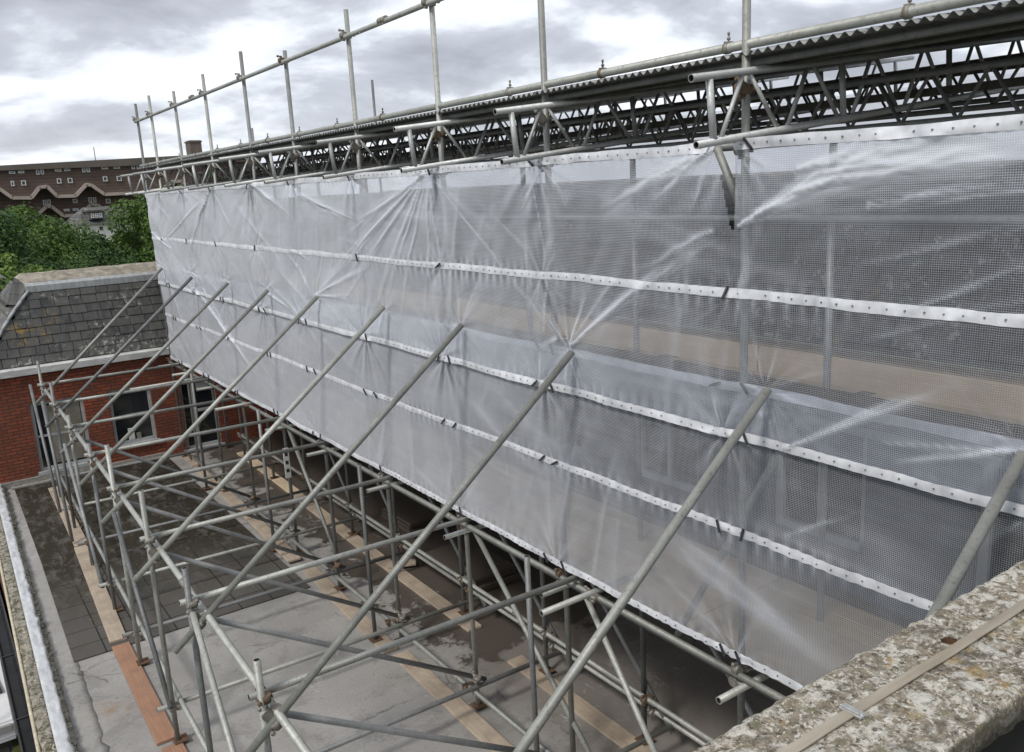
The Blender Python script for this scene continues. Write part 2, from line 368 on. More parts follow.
# ------------------------------------------------------------------ builders
def tag(o, label=None, cat=None, group=None, kind=None):
    if label: o['label'] = label
    if cat: o['category'] = cat
    if group: o['group'] = group
    if kind: o['kind'] = kind
    return o
def thing(name, label, cat, loc=(0, 0, 0), group=None):
    o = bpy.data.objects.new(name, None); C.objects.link(o); o.location = loc; o.empty_display_size = .2
    tag(o, label, cat, group); return o
ROOTLOC = {}
def wloc(o):
    v = Vector((0, 0, 0))
    while o: v += Vector(o.location); o = o.parent
    return v
def obj(name, bm, mats, parent=None, smooth=False, origin=None):
    me = bpy.data.meshes.new(name)
    org = Vector(origin) if origin is not None else Vector((0, 0, 0))
    pl = wloc(parent) if parent else Vector((0, 0, 0))
    bmesh.ops.translate(bm, verts=bm.verts, vec=-org)
    if smooth:
        for f in bm.faces: f.smooth = True
    bm.to_mesh(me); bm.free()
    o = bpy.data.objects.new(name, me); C.objects.link(o)
    for mm in (mats if isinstance(mats, (list, tuple)) else [mats]): me.materials.append(M[mm])
    if parent: o.parent = parent
    o.location = org - pl
    return o
def add_box(bm, lo, hi, mi=0, bev=0):
    x0, y0, z0 = lo; x1, y1, z1 = hi
    v = [bm.verts.new(p) for p in ((x0,y0,z0),(x1,y0,z0),(x1,y1,z0),(x0,y1,z0),(x0,y0,z1),(x1,y0,z1),(x1,y1,z1),(x0,y1,z1))]
    fs = [bm.faces.new([v[i] for i in q]) for q in ((0,3,2,1),(4,5,6,7),(0,1,5,4),(1,2,6,5),(2,3,7,6),(3,0,4,7))]
    for f in fs: f.material_index = mi
    if bev:
        es = list({e for f in fs for e in f.edges}); bmesh.ops.bevel(bm, geom=es, offset=bev, segments=1, affect='EDGES')
def box(name, lo, hi, mt, parent=None, bev=0, origin=None):
    bm = bmesh.new(); add_box(bm, lo, hi, 0, bev)
    if origin is None and parent is None: origin = ((lo[0]+hi[0])/2, (lo[1]+hi[1])/2, lo[2])
    return obj(name, bm, mt, parent, origin=origin)
def frame_of(d):
    d = d.normalized(); a = Vector((0, 0, 1)) if abs(d.z) < .9 else Vector((1, 0, 0))
    u = d.cross(a).normalized(); return u, d.cross(u).normalized(), d
def add_tube(bm, p0, p1, r, seg=14, hollow=True, mi=0, mi2=1):
    p0 = Vector(p0); p1 = Vector(p1); u, v, d = frame_of(p1-p0)
    def ring(c, rr): return [bm.verts.new(c + (u*math.cos(2*PI*i/seg)+v*math.sin(2*PI*i/seg))*rr) for i in range(seg)]
    def skin(a, b, m_):
        for i in range(seg):
            f = bm.faces.new((a[i], a[(i+1) % seg], b[(i+1) % seg], b[i])); f.material_index = m_; f.smooth = True
    a = ring(p0, r); b = ring(p1, r); skin(a, b, mi)
    if hollow:
        for c, rg, s in ((p0, a, 1), (p1, b, -1)):
            i1 = ring(c, r*.8); i2 = ring(c+d*s*.06, r*.8)
            for i in range(seg):
                f = bm.faces.new((rg[i], rg[(i+1) % seg], i1[(i+1) % seg], i1[i])); f.material_index = mi
            skin(i1, i2, mi2); f = bm.faces.new(i2); f.material_index = mi2
    else:
        bm.faces.new(a).material_index = mi; bm.faces.new(b).material_index = mi
R = .0285
def tube(name, p0, p1, mt='galv', parent=None, r=None, hollow=True, seg=14):
    bm = bmesh.new(); add_tube(bm, p0, p1, r or R, seg, hollow)
    bmesh.ops.recalc_face_normals(bm, faces=bm.faces)
    return obj(name, bm, [mt, 'inside_tube'], parent, origin=Vector(p0))
# a double scaffold coupler: two collars at right angles, hinged flaps, bolts and nuts
def coupler_mesh(mt):
    bm = bmesh.new()
    for k, (ax, off) in enumerate(((Vector((0, 0, 1)), Vector((0, -.033, 0))), (Vector((1, 0, 0)), Vector((0, .033, 0))))):
        add_tube(bm, off-ax*.028, off+ax*.028, .038, 12, False)
        s = ax.cross(Vector((0, 1, 0)))
        add_box(bm, tuple(off+s*.040-Vector((.013,)*3)), tuple(off+s*.040+Vector((.013,)*3)))
        yy = -1 if k == 0 else 1
        q = off+s*.052
        add_tube(bm, q-Vector((0, .012*yy, 0)), q+Vector((0, .058*yy, 0)), .008, 8, False)
        add_tube(bm, q+Vector((0, .034*yy, 0)), q+Vector((0, .050*yy, 0)), .016, 6, False)
        add_box(bm, tuple(off-s*.05-Vector((.010, .016, .010))), tuple(off-s*.036+Vector((.010, .016, .010))))
    bmesh.ops.recalc_face_normals(bm, faces=bm.faces)
    me = bpy.data.meshes.new('coupler'); bm.to_mesh(me); bm.free(); me.materials.append(M[mt]); return me
CPL = [coupler_mesh('coupler'), coupler_mesh('coupler_rust')]
def coupler(p, parent, rz=0, rx=0, ry=0, rust=None, s=1.05):
    k = (RND.random() < .25) if rust is None else rust
    o = bpy.data.objects.new('coupler', CPL[1 if k else 0]); C.objects.link(o)
    o.parent = parent; o.location = Vector(p)-wloc(parent); o.rotation_euler = (rx+RND.uniform(-.1, .1), ry, rz+RND.uniform(-.15, .15)); o.scale = (s,)*3
    return o
def strip_poly(bm, pts, w, y0, y1, mi=0):      # thick trim following a polyline in the xz plane
    for (a, b) in zip(pts[:-1], pts[1:]):
        a = Vector(a); b = Vector(b); d = (b-a).normalized(); nn = Vector((-d.y, d.x))*w/2; a2 = a-d*w*.02; b2 = b+d*w*.02
        q = [a2-nn, b2-nn, b2+nn, a2+nn]
        f = [bm.verts.new((p.x, y0, p.y)) for p in q]; g = [bm.verts.new((p.x, y1, p.y)) for p in q]
        bm.faces.new(f).material_index = mi; bm.faces.new(g[::-1]).material_index = mi
        for i in range(4): bm.faces.new((f[i], g[i], g[(i+1) % 4], f[(i+1) % 4])).material_index = mi
def prism(bm, poly, axis, a, b, mi=0):         # polygon (2D) extruded along axis from a to b
    def P(q, t):
        return {'x': (t, q[0], q[1]), 'y': (q[0], t, q[1]), 'z': (q[0], q[1], t)}[axis]
    f = [bm.verts.new(P(q, a)) for q in poly]; g = [bm.verts.new(P(q, b)) for q in poly]
    bm.faces.new(f).material_index = mi; bm.faces.new(g[::-1]).material_index = mi
    n = len(poly)
    for i in range(n): bm.faces.new((f[i], g[i], g[(i+1) % n], f[(i+1) % n])).material_index = mi
    bmesh.ops.recalc_face_normals(bm, faces=bm.faces)

# ------------------------------------------------------------------ setting: ground, yard, flat roof
bm = bmesh.new(); s = 2500
f = bm.faces.new([bm.verts.new(p) for p in ((-s, -s, -6), (s, -s, -6), (s, s, -6), (-s, s, -6))])
tag(obj('ground', bm, 'ground'), kind='structure')
bm = bmesh.new(); bm.faces.new([bm.verts.new(p) for p in ((-5, -4, -3.996), (.49, -4, -3.996), (.49, 40, -3.996), (-5, 40, -3.996))])
bmesh.ops.recalc_face_normals(bm, faces=bm.faces)
add_box(bm, (-5, -4, -5.99), (.49, 40, -4.01))
tag(obj('yard_paving', bm, 'paving'), kind='structure')
bm = bmesh.new(); add_box(bm, (.04, 11.5, -3.99), (.40, 18.3, -3.90))
tag(obj('moss_bed', bm, 'moss_ground'), kind='structure')
# flat roof
tag(box('flat_roof', (.51, 1.2, -.4), (12.5, 22.0, 0), 'asphalt'), kind='structure')
bm = bmesh.new()
pts = [(.92, 12.45), (4.35, 12.45), (4.35, 21.6), (1.05, 21.6), (1.0, 16.5)]
prism(bm, [(x, y) for x, y in pts], 'z', .004, .022)
tag(obj('felt_tile_paving', bm, 'felt_tiles'), kind='structure')

# left edge kerb
def kerb_x(y): return .0215*(y-10)
kb = thing('roof_edge_kerb', 'mortar kerb with silver flashing strip along the left edge of the flat roof', 'kerb', (.5, 16, 0))
def kerb_strip(name, x0, x1, z0, z1, mt, amp, nx=5, step=.12, ragged=0):
    bm = bmesh.new(); ny = int((21.75-4)/step)
    rows = []
    for j in range(ny+1):
        y = 4+(21.75-4)*j/ny; row = []
        for i in range(nx+1):
            t = i/nx; x = x0+(x1-x0)*t+kerb_x(y)
            if i == nx and ragged: x += ragged*(noise.noise(Vector((y*5, 3, 1)))+.5*noise.noise(Vector((y*14, 3, 1))))
            z = z1+amp*noise.noise(Vector((x*9, y*7, z1)))+amp*.6*noise.noise(Vector((x*25, y*22, 2)))
            if i in (0, nx): z -= .008
            row.append((x, y, z))
        rows.append([bm.verts.new((row[0][0], y, z0))]+[bm.verts.new(p) for p in row]+[bm.verts.new((row[-1][0], y, z0))])
    for a, b in zip(rows[:-1], rows[1:]):
        for i in range(len(a)-1): bm.faces.new((a[i], a[i+1], b[i+1], b[i]))
    bmesh.ops.recalc_face_normals(bm, faces=bm.faces)
    for f in bm.faces: f.smooth = True
    return obj(name, bm, mt, kb)
kerb_strip('fascia_board', .232, .272, -.10, .125, 'fascia_cream', .006, 2)
kerb_strip('mortar_bed', .274, .425, -.1, .115, 'mossy_mortar', .035, 6, .05)
kerb_strip('flashing_strip', .425, .575, -.03, .165, 'flashing', .014, 6, .05, ragged=.035)
kerb_strip('mortar_fillet', .56, .64, -.02, .04, 'mossy_mortar', .03, 4, .05, ragged=.05)
kerb_strip('asphalt_upstand', .62, .92, -.02, .012, 'asphalt', .012, 4, .08, ragged=.06)
gt = thing('roof_gutter', 'black iron gutter hung below the left roof edge', 'gutter', (.15, 16, -.3))
bm = bmesh.new()
prof = [(.10, -.12), (.10, -.26), (.14, -.30), (.26, -.30), (.30, -.26), (.30, -.12), (.28, -.12), (.28, -.25), (.25, -.275), (.15, -.275), (.12, -.25), (.12, -.12)]
prism(bm, [(x, z) for x, z in prof], 'y', 5, 21.6)
for k in range(9): add_box(bm, (.12, 6+k*1.9, -.16), (.28, 6.03+k*1.9, -.14))
obj('gutter_channel', bm, 'iron_gutter', gt)
tube('gutter_downpipe', (.27, 16.6, -.35), (.30, 16.6, -4), 'iron_gutter', gt, .045, False)
# supporting wall under the roof edge
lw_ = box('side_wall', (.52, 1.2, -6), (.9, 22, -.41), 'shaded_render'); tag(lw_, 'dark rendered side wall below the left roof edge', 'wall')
# two white handrail stubs and car in the yard
for k, (x0, x1, y, z, lab) in enumerate(((-.9, .20, 17.6, -1.7, 'farther white rail tube poking out beyond the gutter at the left edge'), (-.6, .26, 12.6, -1.2, 'nearer white rail tube poking out beyond the gutter at the left edge'))):
    t_ = tube('rail_tube', (x0, y, z-.02), (x1, y+.1, z), 'white_paint', None, .03); tag(t_, lab, 'rail', 'white rail tubes beside the gutter')
    p_ = tube('post', (x0+.3, y, -4), (x0+.3, y, z), 'white_paint', t_, .025)
car = thing('parked_car', 'white car with dark windscreen seen below the left roof edge', 'car', (-.75, 19.3, -4))
bm = bmesh.new()
side = [(-.0, .35), (.05, .68), (.9, .82), (1.45, 1.28), (2.6, 1.32), (3.3, .92), (3.75, .86), (3.8, .4), (3.7, .25), (.1, .25)]
prism(bm, [(17.6+a, -4+b) for a, b in side], 'x', -1.62, .18)
bmesh.ops.bevel(bm, geom=bm.edges[:], offset=.05, segments=2, affect='EDGES')
obj('body', bm, 'car_white', car)
bm = bmesh.new()
q = [(-1.5, 18.52, -3.14), (.06, 18.52, -3.14), (-.06, 19.0, -2.74), (-1.38, 19.0, -2.74)]
fr = [bm.verts.new(p) for p in q]; bk = [bm.verts.new((p[0], p[1]-.03, p[2]+.045)) for p in q]
bm.faces.new(fr); bm.faces.new(bk)
for i in range(4): bm.faces.new((fr[i], fr[(i+1) % 4], bk[(i+1) % 4], bk[i]))
bmesh.ops.recalc_face_normals(bm, faces=bm.faces)
obj('windscreen', bm, 'glass', car)
for wx in (-1.58, .0):
    for wy in (18.3, 20.7):
        wh = tube('wheel', (wx, wy, -3.69), (wx+.18, wy, -3.69), 'black_rubber', car, .31, False, 20)
        tube('rim', (wx-.01, wy, -3.69), (wx+.19, wy, -3.69), 'clip', wh, .19, False, 16)
for wx in (-1.4, -.05): box('headlight', (wx-.15, 17.58, -3.5), (wx+.15, 17.66, -3.36), 'clip', car)

# ------------------------------------------------------------------ brick end building with slate mansard
BY = 21.75
bb = thing('brick_building', 'red brick building with slate mansard roof closing the far end of the flat roof', 'building', (4, BY, -6))
wins = [(1.64, 2.74, .24, 1.84), (3.28, 4.22, .48, 1.84), (4.88, 5.74, .04, 1.82)]
bm = bmesh.new()
xs = [.53]; 
for w in wins: xs += [w[0], w[1]]
xs.append(9.0)
for i in range(len(xs)-1):
    if i % 2 == 0: add_box(bm, (xs[i], BY, -6), (xs[i+1], BY+.3, 2.52))
    else:
        w = wins[i//2]; add_box(bm, (xs[i], BY, -6), (xs[i+1], BY+.3, w[2])); add_box(bm, (xs[i], BY, w[3]), (xs[i+1], BY+.3, 2.52))
add_box(bm, (.56, BY+.3, -6), (.6, 30, 2.52)); add_box(bm, (.6, BY+6, -6), (9, BY+6.3, 2.52))
obj('wall', bm, 'brick', bb)
for i, (a, b, c, d) in enumerate(wins):
    wf = bmesh.new(); t = .07; y0, y1 = BY+.07, BY+.15
    add_box(wf, (a, y0, c), (a+t, y1, d)); add_box(wf, (b-t, y0, c), (b, y1, d)); add_box(wf, (a+t, y0, c), (b-t, y1, c+t)); add_box(wf, (a+t, y0, d-t), (b-t, y1, d))
    mz = c+(d-c)*.5
    if i < 2: add_box(wf, (a+t, y0+.01, mz-.025), (b-t, y1-.01, mz+.025))
    else:
        add_box(wf, (a+.27, y0+.01, c+t), (a+.33, y1-.01, d-t)); add_box(wf, (a+.33, y0+.01, c+.9), (b-t, y1-.01, c+.97))
    win = obj('window', wf, 'window_frame', bb)
    g_ = box('pane', (a+t, BY+.11, c+t), (b-t, BY+.12, d-t), 'glass', win)
    sl = box('sill', (a-.06, BY-.06, c-.07), (b+.06, BY+.068, c+.004), 'window_frame', win)
    if i == 0: box('curtain', (a+t+.28, BY+.085, c+t+.05), (b-t-.02, BY+.10, d-t-.05), 'curtain', win)
    if i == 1: box('bottle', (a+.32, BY+.075, c+t), (a+.46, BY+.105, c+.36), 'white_paint', win, .01); box('book', (a+.50, BY+.075, c+t), (a+.60, BY+.105, c+.22), 'curtain', win)
    if i == 2: box('sticker', (a+.42, BY+.098, d-.36), (a+.72, BY+.108, d-.16), 'sky_blue_frame', win)
# white fascia gutter
bm = bmesh.new(); prism(bm, [(BY-.14, 2.52), (BY-.15, 2.66), (BY-.02, 2.70), (BY+.34, 2.72), (BY+.34, 2.54), (BY-.04, 2.50)], 'x', .16, 9.0)
obj('eaves_fascia', bm, 'white_paint', bb)
# low white plinth at base
bm = bmesh.new(); add_box(bm, (.72, BY-.07, -.02), (3.0, BY-.002, .16)); add_box(bm, (3.02, BY-.07, -.02), (4.4, BY-.002, .11)); add_box(bm, (1.0, BY-.20, -.02), (4.3, BY-.072, .05))
obj('plinth_board', bm, 'puddle_mortar', bb)
# mansard: slope and hip
zt = 4.30; yt = 22.45; xl = 2.08
def face_solid(bm, quad, thick):
    n = (Vector(quad[1])-Vector(quad[0])).cross(Vector(quad[2])-Vector(quad[0])).normalized()
    a = [bm.verts.new(p) for p in quad]; b = [bm.verts.new(Vector(p)+n*thick) for p in quad]
    bm.faces.new(a); bm.faces.new(b[::-1])
    for i in range(len(quad)): bm.faces.new((a[i], b[i], b[(i+1) % len(quad)], a[(i+1) % len(quad)]))
    bmesh.ops.recalc_face_normals(bm, faces=bm.faces)
bm = bmesh.new()
# slate courses as real overlapping slabs
nrow = 8
for r_ in range(nrow):
    t0 = r_/nrow; t1 = (r_+1)/nrow
    zA = 2.72+(zt-2.72)*t0; zB = 2.72+(zt-2.72)*t1+.01; yA = BY+(yt-BY)*t0; yB = BY+(yt-BY)*t1
    xA = .95+(xl-.95)*(t0**1.35)
    xB = .95+(xl-.95)*(t1**1.35)
    rr = random.Random(r_); x = xA - .15*(r_ % 2)
    while x < 9.0:
        w = rr.uniform(.24, .34); a = max(x, xA+(.0)); b = min(x+w-.012, 9.0); jj = rr.uniform(-.006, .006)
        if b > a+.03:
            tk = rr.uniform(.012, .024); dz = rr.uniform(-.008, .008)
            al = max(a, xA); at2 = max(a, xB if a < xB else a)
            if b > at2+.01:
                q = [(al, yA-.012-tk, zA+dz), (b, yA-.012-tk+jj*.3, zA+dz), (b, yB-.004, zB), (at2, yB-.004, zB)]
                a4 = [bm.verts.new(p) for p in q]; b4 = [bm.verts.new((p[0], p[1]+.03, p[2])) for p in q]
                bm.faces.new(a4)
                for i in range(4): bm.faces.new((a4[i], b4[i], b4[(i+1) % 4], a4[(i+1) % 4]))
        x += w
obj('slate_slope', bm, 'slate_course', bb)
bm = bmesh.new(); face_solid(bm, [(.95, BY+.03, 2.72), (9, BY+.03, 2.72), (9, yt+.03, zt), (xl, yt+.03, zt)], -.02)
obj('roof_underlay', bm, 'dark_void', bb)
bm = bmesh.new()
hipc = []
for k in range(9):
    t = k/8; hipc.append(Vector((.95+(xl-.95)*(t**1.35), BY+(yt-BY)*t-.02, 2.72+(zt-2.72)*t)))
for a, b in zip(hipc[:-1], hipc[1:]):
    a2 = Vector((a.x-.02, 30, a.z)); b2 = Vector((b.x-.02, 30, b.z))
    bm.faces.new([bm.verts.new(p) for p in (a, b, b2+Vector((0, 0, 0)), a2)])
bmesh.ops.recalc_face_normals(bm, faces=bm.faces)
obj('side_slope', bm, 'slate_side', bb)
bm = bmesh.new()
for a, b in zip(hipc[:-1], hipc[1:]): add_tube(bm, a-Vector((0, .02, 0)), b-Vector((0, .02, 0)), .035, 10, False)
bmesh.ops.recalc_face_normals(bm, faces=bm.faces)
obj('hip_roll', bm, 'lead', bb)
# lead apron and felt cap
bm = bmesh.new(); prism(bm, [(yt-.05, zt-.04), (yt-.06, zt+.10), (yt-.0, zt+.17), (yt+.3, zt+.17), (yt+.3, zt-.04)], 'x', xl-.05, 9.0)
obj('lead_apron', bm, 'lead', bb)
bm = bmesh.new()
cap = []
nx, ny = 60, 10
for j in range(ny+1):
    row = []
    for i in range(nx+1):
        tx = i/nx; ty = j/ny
        x = (xl-.02)+(9-xl)*tx-.18*ty*(1-tx); y = yt+.42*ty
        z = zt+.17+.20*math.sin(ty*PI/2)+.012*noise.noise(Vector((x*3, y*3, 0)))
        if i == 0: z -= .09
        row.append(bm.verts.new((x, y, z)))
    cap.append(row)
for a, b in zip(cap[:-1], cap[1:]):
    for i in range(nx): bm.faces.new((a[i], a[i+1], b[i+1], b[i]))
a = cap[-1]; low = [bm.verts.new((v.co.x, 30, v.co.z-1.6)) for v in a]
for i in range(nx): bm.faces.new((a[i], a[i+1], low[i+1], low[i]))
lft = [r_[0] for r_ in cap]+[low[0]]
su = bmesh.new(); la = [su.verts.new(v.co-Vector((0, .004, .0))) for v in lft]; dn = [su.verts.new((v.co.x-.25, v.co.y-.03, zt-.30)) for v in lft]
for i in range(len(lft)-1): su.faces.new((la[i], la[i+1], dn[i+1], dn[i]))
bmesh.ops.recalc_face_normals(su, faces=su.faces); obj('side_upstand', su, 'slate_side', bb)
bmesh.ops.recalc_face_normals(bm, faces=bm.faces)
obj('felt_cap', bm, 'cap_felt', bb, smooth=True)

# ------------------------------------------------------------------ main building behind the sheeting
mb = thing('main_building', 'pale building with stone ledge and tall windows dimly seen behind the translucent sheeting', 'building', (9, 11, -6))
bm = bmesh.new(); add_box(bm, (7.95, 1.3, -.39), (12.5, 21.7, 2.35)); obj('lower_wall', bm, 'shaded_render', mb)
wz0, wz1 = 2.75, 3.95
wys = [2.2+1.95*k for k in range(10)]
bm = bmesh.new(); prev = 1.3
for wy in wys:
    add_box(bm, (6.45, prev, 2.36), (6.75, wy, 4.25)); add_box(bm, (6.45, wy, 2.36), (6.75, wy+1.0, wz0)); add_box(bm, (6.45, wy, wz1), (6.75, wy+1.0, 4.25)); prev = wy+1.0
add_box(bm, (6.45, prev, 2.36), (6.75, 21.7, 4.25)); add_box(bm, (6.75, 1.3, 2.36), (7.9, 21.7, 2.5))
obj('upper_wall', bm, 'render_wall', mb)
for wy in wys:
    wf = bmesh.new()
    for (a, b, c, d) in ((wy, wy+.08, wz0, wz1), (wy+.92, wy+1., wz0, wz1), (wy+.47, wy+.53, wz0, wz1), (wy, wy+1, wz0, wz0+.08), (wy, wy+1, wz1-.08, wz1)):
        add_box(wf, (6.52+.001*a, a, c), (6.60, b, d))
    w_ = obj('window', wf, 'window_frame', mb); box('pane', (6.575, wy+.05, wz0+.05), (6.585, wy+.95, wz1-.05), 'glass', w_)
box('stone_ledge', (6.28, 1.3, 4.26), (7.25, 21.7, 4.40), 'stone_ledge', mb)
bm = bmesh.new(); prism(bm, [(7.25, 4.41), (7.75, 5.55), (11.0, 6.08), (11.0, 4.41)], 'y', 1.3, 21.7)
for v in bm.verts: pass
obj('slate_roof', bm, 'slate_side', mb)
box('roof_coping', (7.62, 1.3, 5.56), (7.9, 21.7, 5.64), 'render_wall', mb)

# ------------------------------------------------------------------ foreground parapet
CZ = 5.0
pw = thing('parapet_wall', 'lichen-covered stone parapet in the bottom right corner of the view', 'parapet', (2, 1, 0))
def coping(name, x0, x1, mt, hole=None):
    bm = bmesh.new(); st = .006; nx = int((x1-x0)/st); y0, y1 = .785, 1.105; ny = int((y1-y0)/st)
    g = []
    for j in range(ny+1):
        row = []
        for i in range(nx+1):
            x = x0+(x1-x0)*i/nx; y = y0+(y1-y0)*j/ny
            e = min(j, ny-j); z = CZ+.004*noise.noise(Vector((x*14, y*14, 0)))+.0035*noise.noise(Vector((x*45, y*45, 3)))+.002*noise.noise(Vector((x*110, y*110, 5)))
            if e < 3: z -= (.010, .0045, .0015)[e]*(1+.8*noise.noise(Vector((x*20, y, 1))))
            if min(i, nx-i) < 2: z -= .004
            if e == 0: y += .009*noise.noise(Vector((x*12, j, 7)))+.004*noise.noise(Vector((x*40, j, 7)))
            row.append(bm.verts.new((x, y, z)))
        g.append(row)
    for a, b in zip(g[:-1], g[1:]):
        for i in range(nx):
            if hole:
                c = (a[i].co+b[i+1].co)/2
                if ((c.x-hole[0])/hole[2])**2+((c.y-hole[1])/hole[2])**2 < 1: continue
            bm.faces.new((a[i], a[i+1], b[i+1], b[i]))
    loop = g[0] + [r_[-1] for r_ in g[1:]] + g[-1][-2::-1] + [r_[0] for r_ in g[-2:0:-1]]
    prev = loop
    for zz, inn in ((CZ-.035, 0.), (CZ-.075, .002), (CZ-.08, .012)):
        nxt = []
        for v in loop:
            k = .006*noise.noise(Vector((v.co.x*22, v.co.y*22, zz*30)))
            sy = 1 if v.co.y > .94 else -1
            nxt.append(bm.verts.new((v.co.x, v.co.y+sy*(k-inn), zz)))
        for i in range(len(loop)): bm.faces.new((prev[i], prev[(i+1) % len(loop)], nxt[(i+1) % len(loop)], nxt[i]))
        prev = nxt
    bm.faces.new(prev)
    bmesh.ops.recalc_face_normals(bm, faces=bm.faces)
    for f in bm.faces: f.smooth = True
    return obj(name, bm, mt, pw)
HX, HY = 1.925, .995
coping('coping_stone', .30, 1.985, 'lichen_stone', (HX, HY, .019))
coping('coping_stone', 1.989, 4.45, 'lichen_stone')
bm = bmesh.new(); seg = 24
r0 = [bm.verts.new((HX+.021*math.cos(2*PI*i/seg), HY+.021*math.sin(2*PI*i/seg), CZ-.002)) for i in range(seg)]
r1 = [bm.verts.new((v.co.x, v.co.y, CZ-.05)) for v in r0]
for i in range(seg): bm.faces.new((r0[i], r0[(i+1) % seg], r1[(i+1) % seg], r1[i]))
bm.faces.new(r1); obj('fixing_hole', bm, 'rust_plate', pw)
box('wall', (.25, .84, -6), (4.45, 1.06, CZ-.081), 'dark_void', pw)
# conductor tape following the stone
bm = bmesh.new(); nX = 240; prev = None; tw = .0125
for i in range(nX+1):
    x = .3+4.1*i/nX; y = .968+.004*math.sin(x*2.3)+.0015*math.sin(x*9); z = CZ+.009+.0015*math.sin(x*7)+.001*math.sin(x*23)
    ring = [bm.verts.new(p) for p in ((x, y-tw, z), (x, y+tw, z+.001*math.sin(x*5)), (x, y+tw, z-.003), (x, y-tw, z-.003))]
    if prev:
        for k in range(4): bm.faces.new((prev[k], prev[(k+1) % 4], ring[(k+1) % 4], ring[k]))
    prev = ring
bmesh.ops.recalc_face_normals(bm, faces=bm.faces)
tp = obj('conductor_tape', bm, 'tape', None, origin=(2, .97, CZ)); tag(tp, 'flat dull metal lightning conductor tape running along the parapet top', 'metal tape')
cx = 1.49
bm = bmesh.new(); add_box(bm, (cx-.010, .942, CZ+.002), (cx+.010, .996, CZ+.010), 0, .002); add_box(bm, (cx-.008, .948, CZ+.0101), (cx+.008, .990, CZ+.0145), 0, .0015); add_tube(bm, (cx, .946, CZ+.008), (cx, .946, CZ+.016), .005, 8, False)
obj('clip', bm, 'clip', tp)

# ------------------------------------------------------------------ main scaffold (behind and above the sheeting)
MX = 4.69
MY = [21.25, 19.95, 17.97, 15.95, 13.85, 12.03, 9.97, 7.98, 6.18, 3.99, 1.74]
MT = [8.27, 8.31, 8.18, 8.24, 8.31, 8.06, 8.22, 8.05, 8.6, 8.7, 8.5]
sc = thing('main_scaffold', 'tall tube scaffold standing behind the sheeting with posts and guard rail rising above it', 'scaffold', (5.2, 11, 0))
std = []
for k, (y, zt_) in enumerate(zip(MY, MT)):
    lean = RND.uniform(-.03, .03)
    s_ = tube('standard', (MX, y+lean, .03), (MX, y, zt_), 'galv_dark' if k in (0, 4, 5) else 'galv', sc); std.append(s_)
    bm = bmesh.new(); add_box(bm, (MX-.075, y+lean-.075, .042), (MX+.075, y+lean+.075, .052)); obj('base_plate', bm, 'rust_plate', s_)
    coupler((MX-.03, y, 7.93), s_, PI/2); 
    coupler((MX-.02, y, 6.66), s_, PI/2); coupler((MX-.02, y, 6.28), s_, PI/2)
    coupler((MX-.02, y, 2.44), s_, PI/2, 0, 0); coupler((MX-.01, y+.03, 2.30), s_, 0)
    i_ = tube('standard', (5.78, y+.1, .05), (5.78, y+.1, 6.35), 'galv_dark', sc)
    bm = bmesh.new(); add_box(bm, (5.70, y+.02, .042), (5.86, y+.18, .052)); obj('base_plate', bm, 'rust_plate', i_)
    tube('transom', (4.35, y-.07, 2.33), (6.2, y-.07, 2.33), 'galv', sc)
    tube('transom', (4.66, y-.07, 4.36), (6.2, y-.07, 4.36), 'galv', sc)
    if k in (3, 8): # short stubs poking out below the deck
        tube('transom', (4.02, y-.52, 2.44), (5.4, y-.50, 2.44), 'galv', sc)
        coupler((4.6, y-.51, 2.41), s_, 0)
# guard rail, its joint sleeves
gr = tube('guard_rail', (MX-.055, .6, 7.93), (MX-.055, 21.25, 7.88), 'galv', sc)
for y in (8.95, 16.6, 4.9): tube('sleeve', (MX-.055, y-.08, 7.925), (MX-.055, y+.08, 7.925), 'coupler', gr, .038, False)
# ledgers
lsp = [(MX-.055, 2.40, .9, 21.2, 'galv'), (MX+.06, 2.29, .9, 21.2, 'galv_dark'), (MX+.05, 4.50, .9, 21.2, 'galv'), (MX+.05, 6.30, .9, 21.3, 'galv_dark'), 
       (5.73, 2.36, .9, 21.2, 'galv_dark'), (5.73, .62, 2.5, 20.2, 'galv'), (5.84, .42, 2.5, 15.4, 'galv'), (4.56, .36, 2.5, 20.6, 'galv'), (5.73, 5.75, .9, 21.2, 'alu'), (5.73, 4.4, .9, 21.2, 'galv')]
for x, z, a, b, mt in lsp:
    l_ = tube('ledger', (x, a, z+RND.uniform(-.01, .01)), (x, b, z), mt, sc)
    for y in (6.9+x*.3, 13.1+x*.3): tube('sleeve', (x, y-.07, z), (x, y+.07, z), 'coupler', l_, .036, False)
    if z < 1:
        for y in MY[1:]: coupler((x, y, z), l_, PI/2)
# braces in the standing rows
for (x, ya, za, yb, zb) in ((4.70, 7.85, 2.35, 5.5, .2), (5.84, 7.9, 2.3, 5.9, .3), (5.86, 9.9, 2.3, 7.7, .3), (4.72, 6.0, 2.4, 4.3, .2), (5.86, 11.9, 2.3, 9.6, .3), (5.86, 13.8, 2.3, 11.9, .3), (5.86, 17.7, 2.3, 15.9, .3), (5.86, 15.8, 2.3, 13.8, .3), (4.72, 13.7, 2.3, 11.9, .3), (5.86, 6.1, 2.3, 4.0, .2), (4.72, 3.5, 4.6, 4.7, 2.4), (4.74, 7.2, 4.4, 8.6, 2.4), (4.74, 9.2, 4.4, 10.6, 2.4), (4.74, 12.9, 4.4, 14.0, 2.4)):
    tube('brace', (x, ya, za), (x, yb, zb), 'galv_dark' if x > 5 else 'galv', sc)
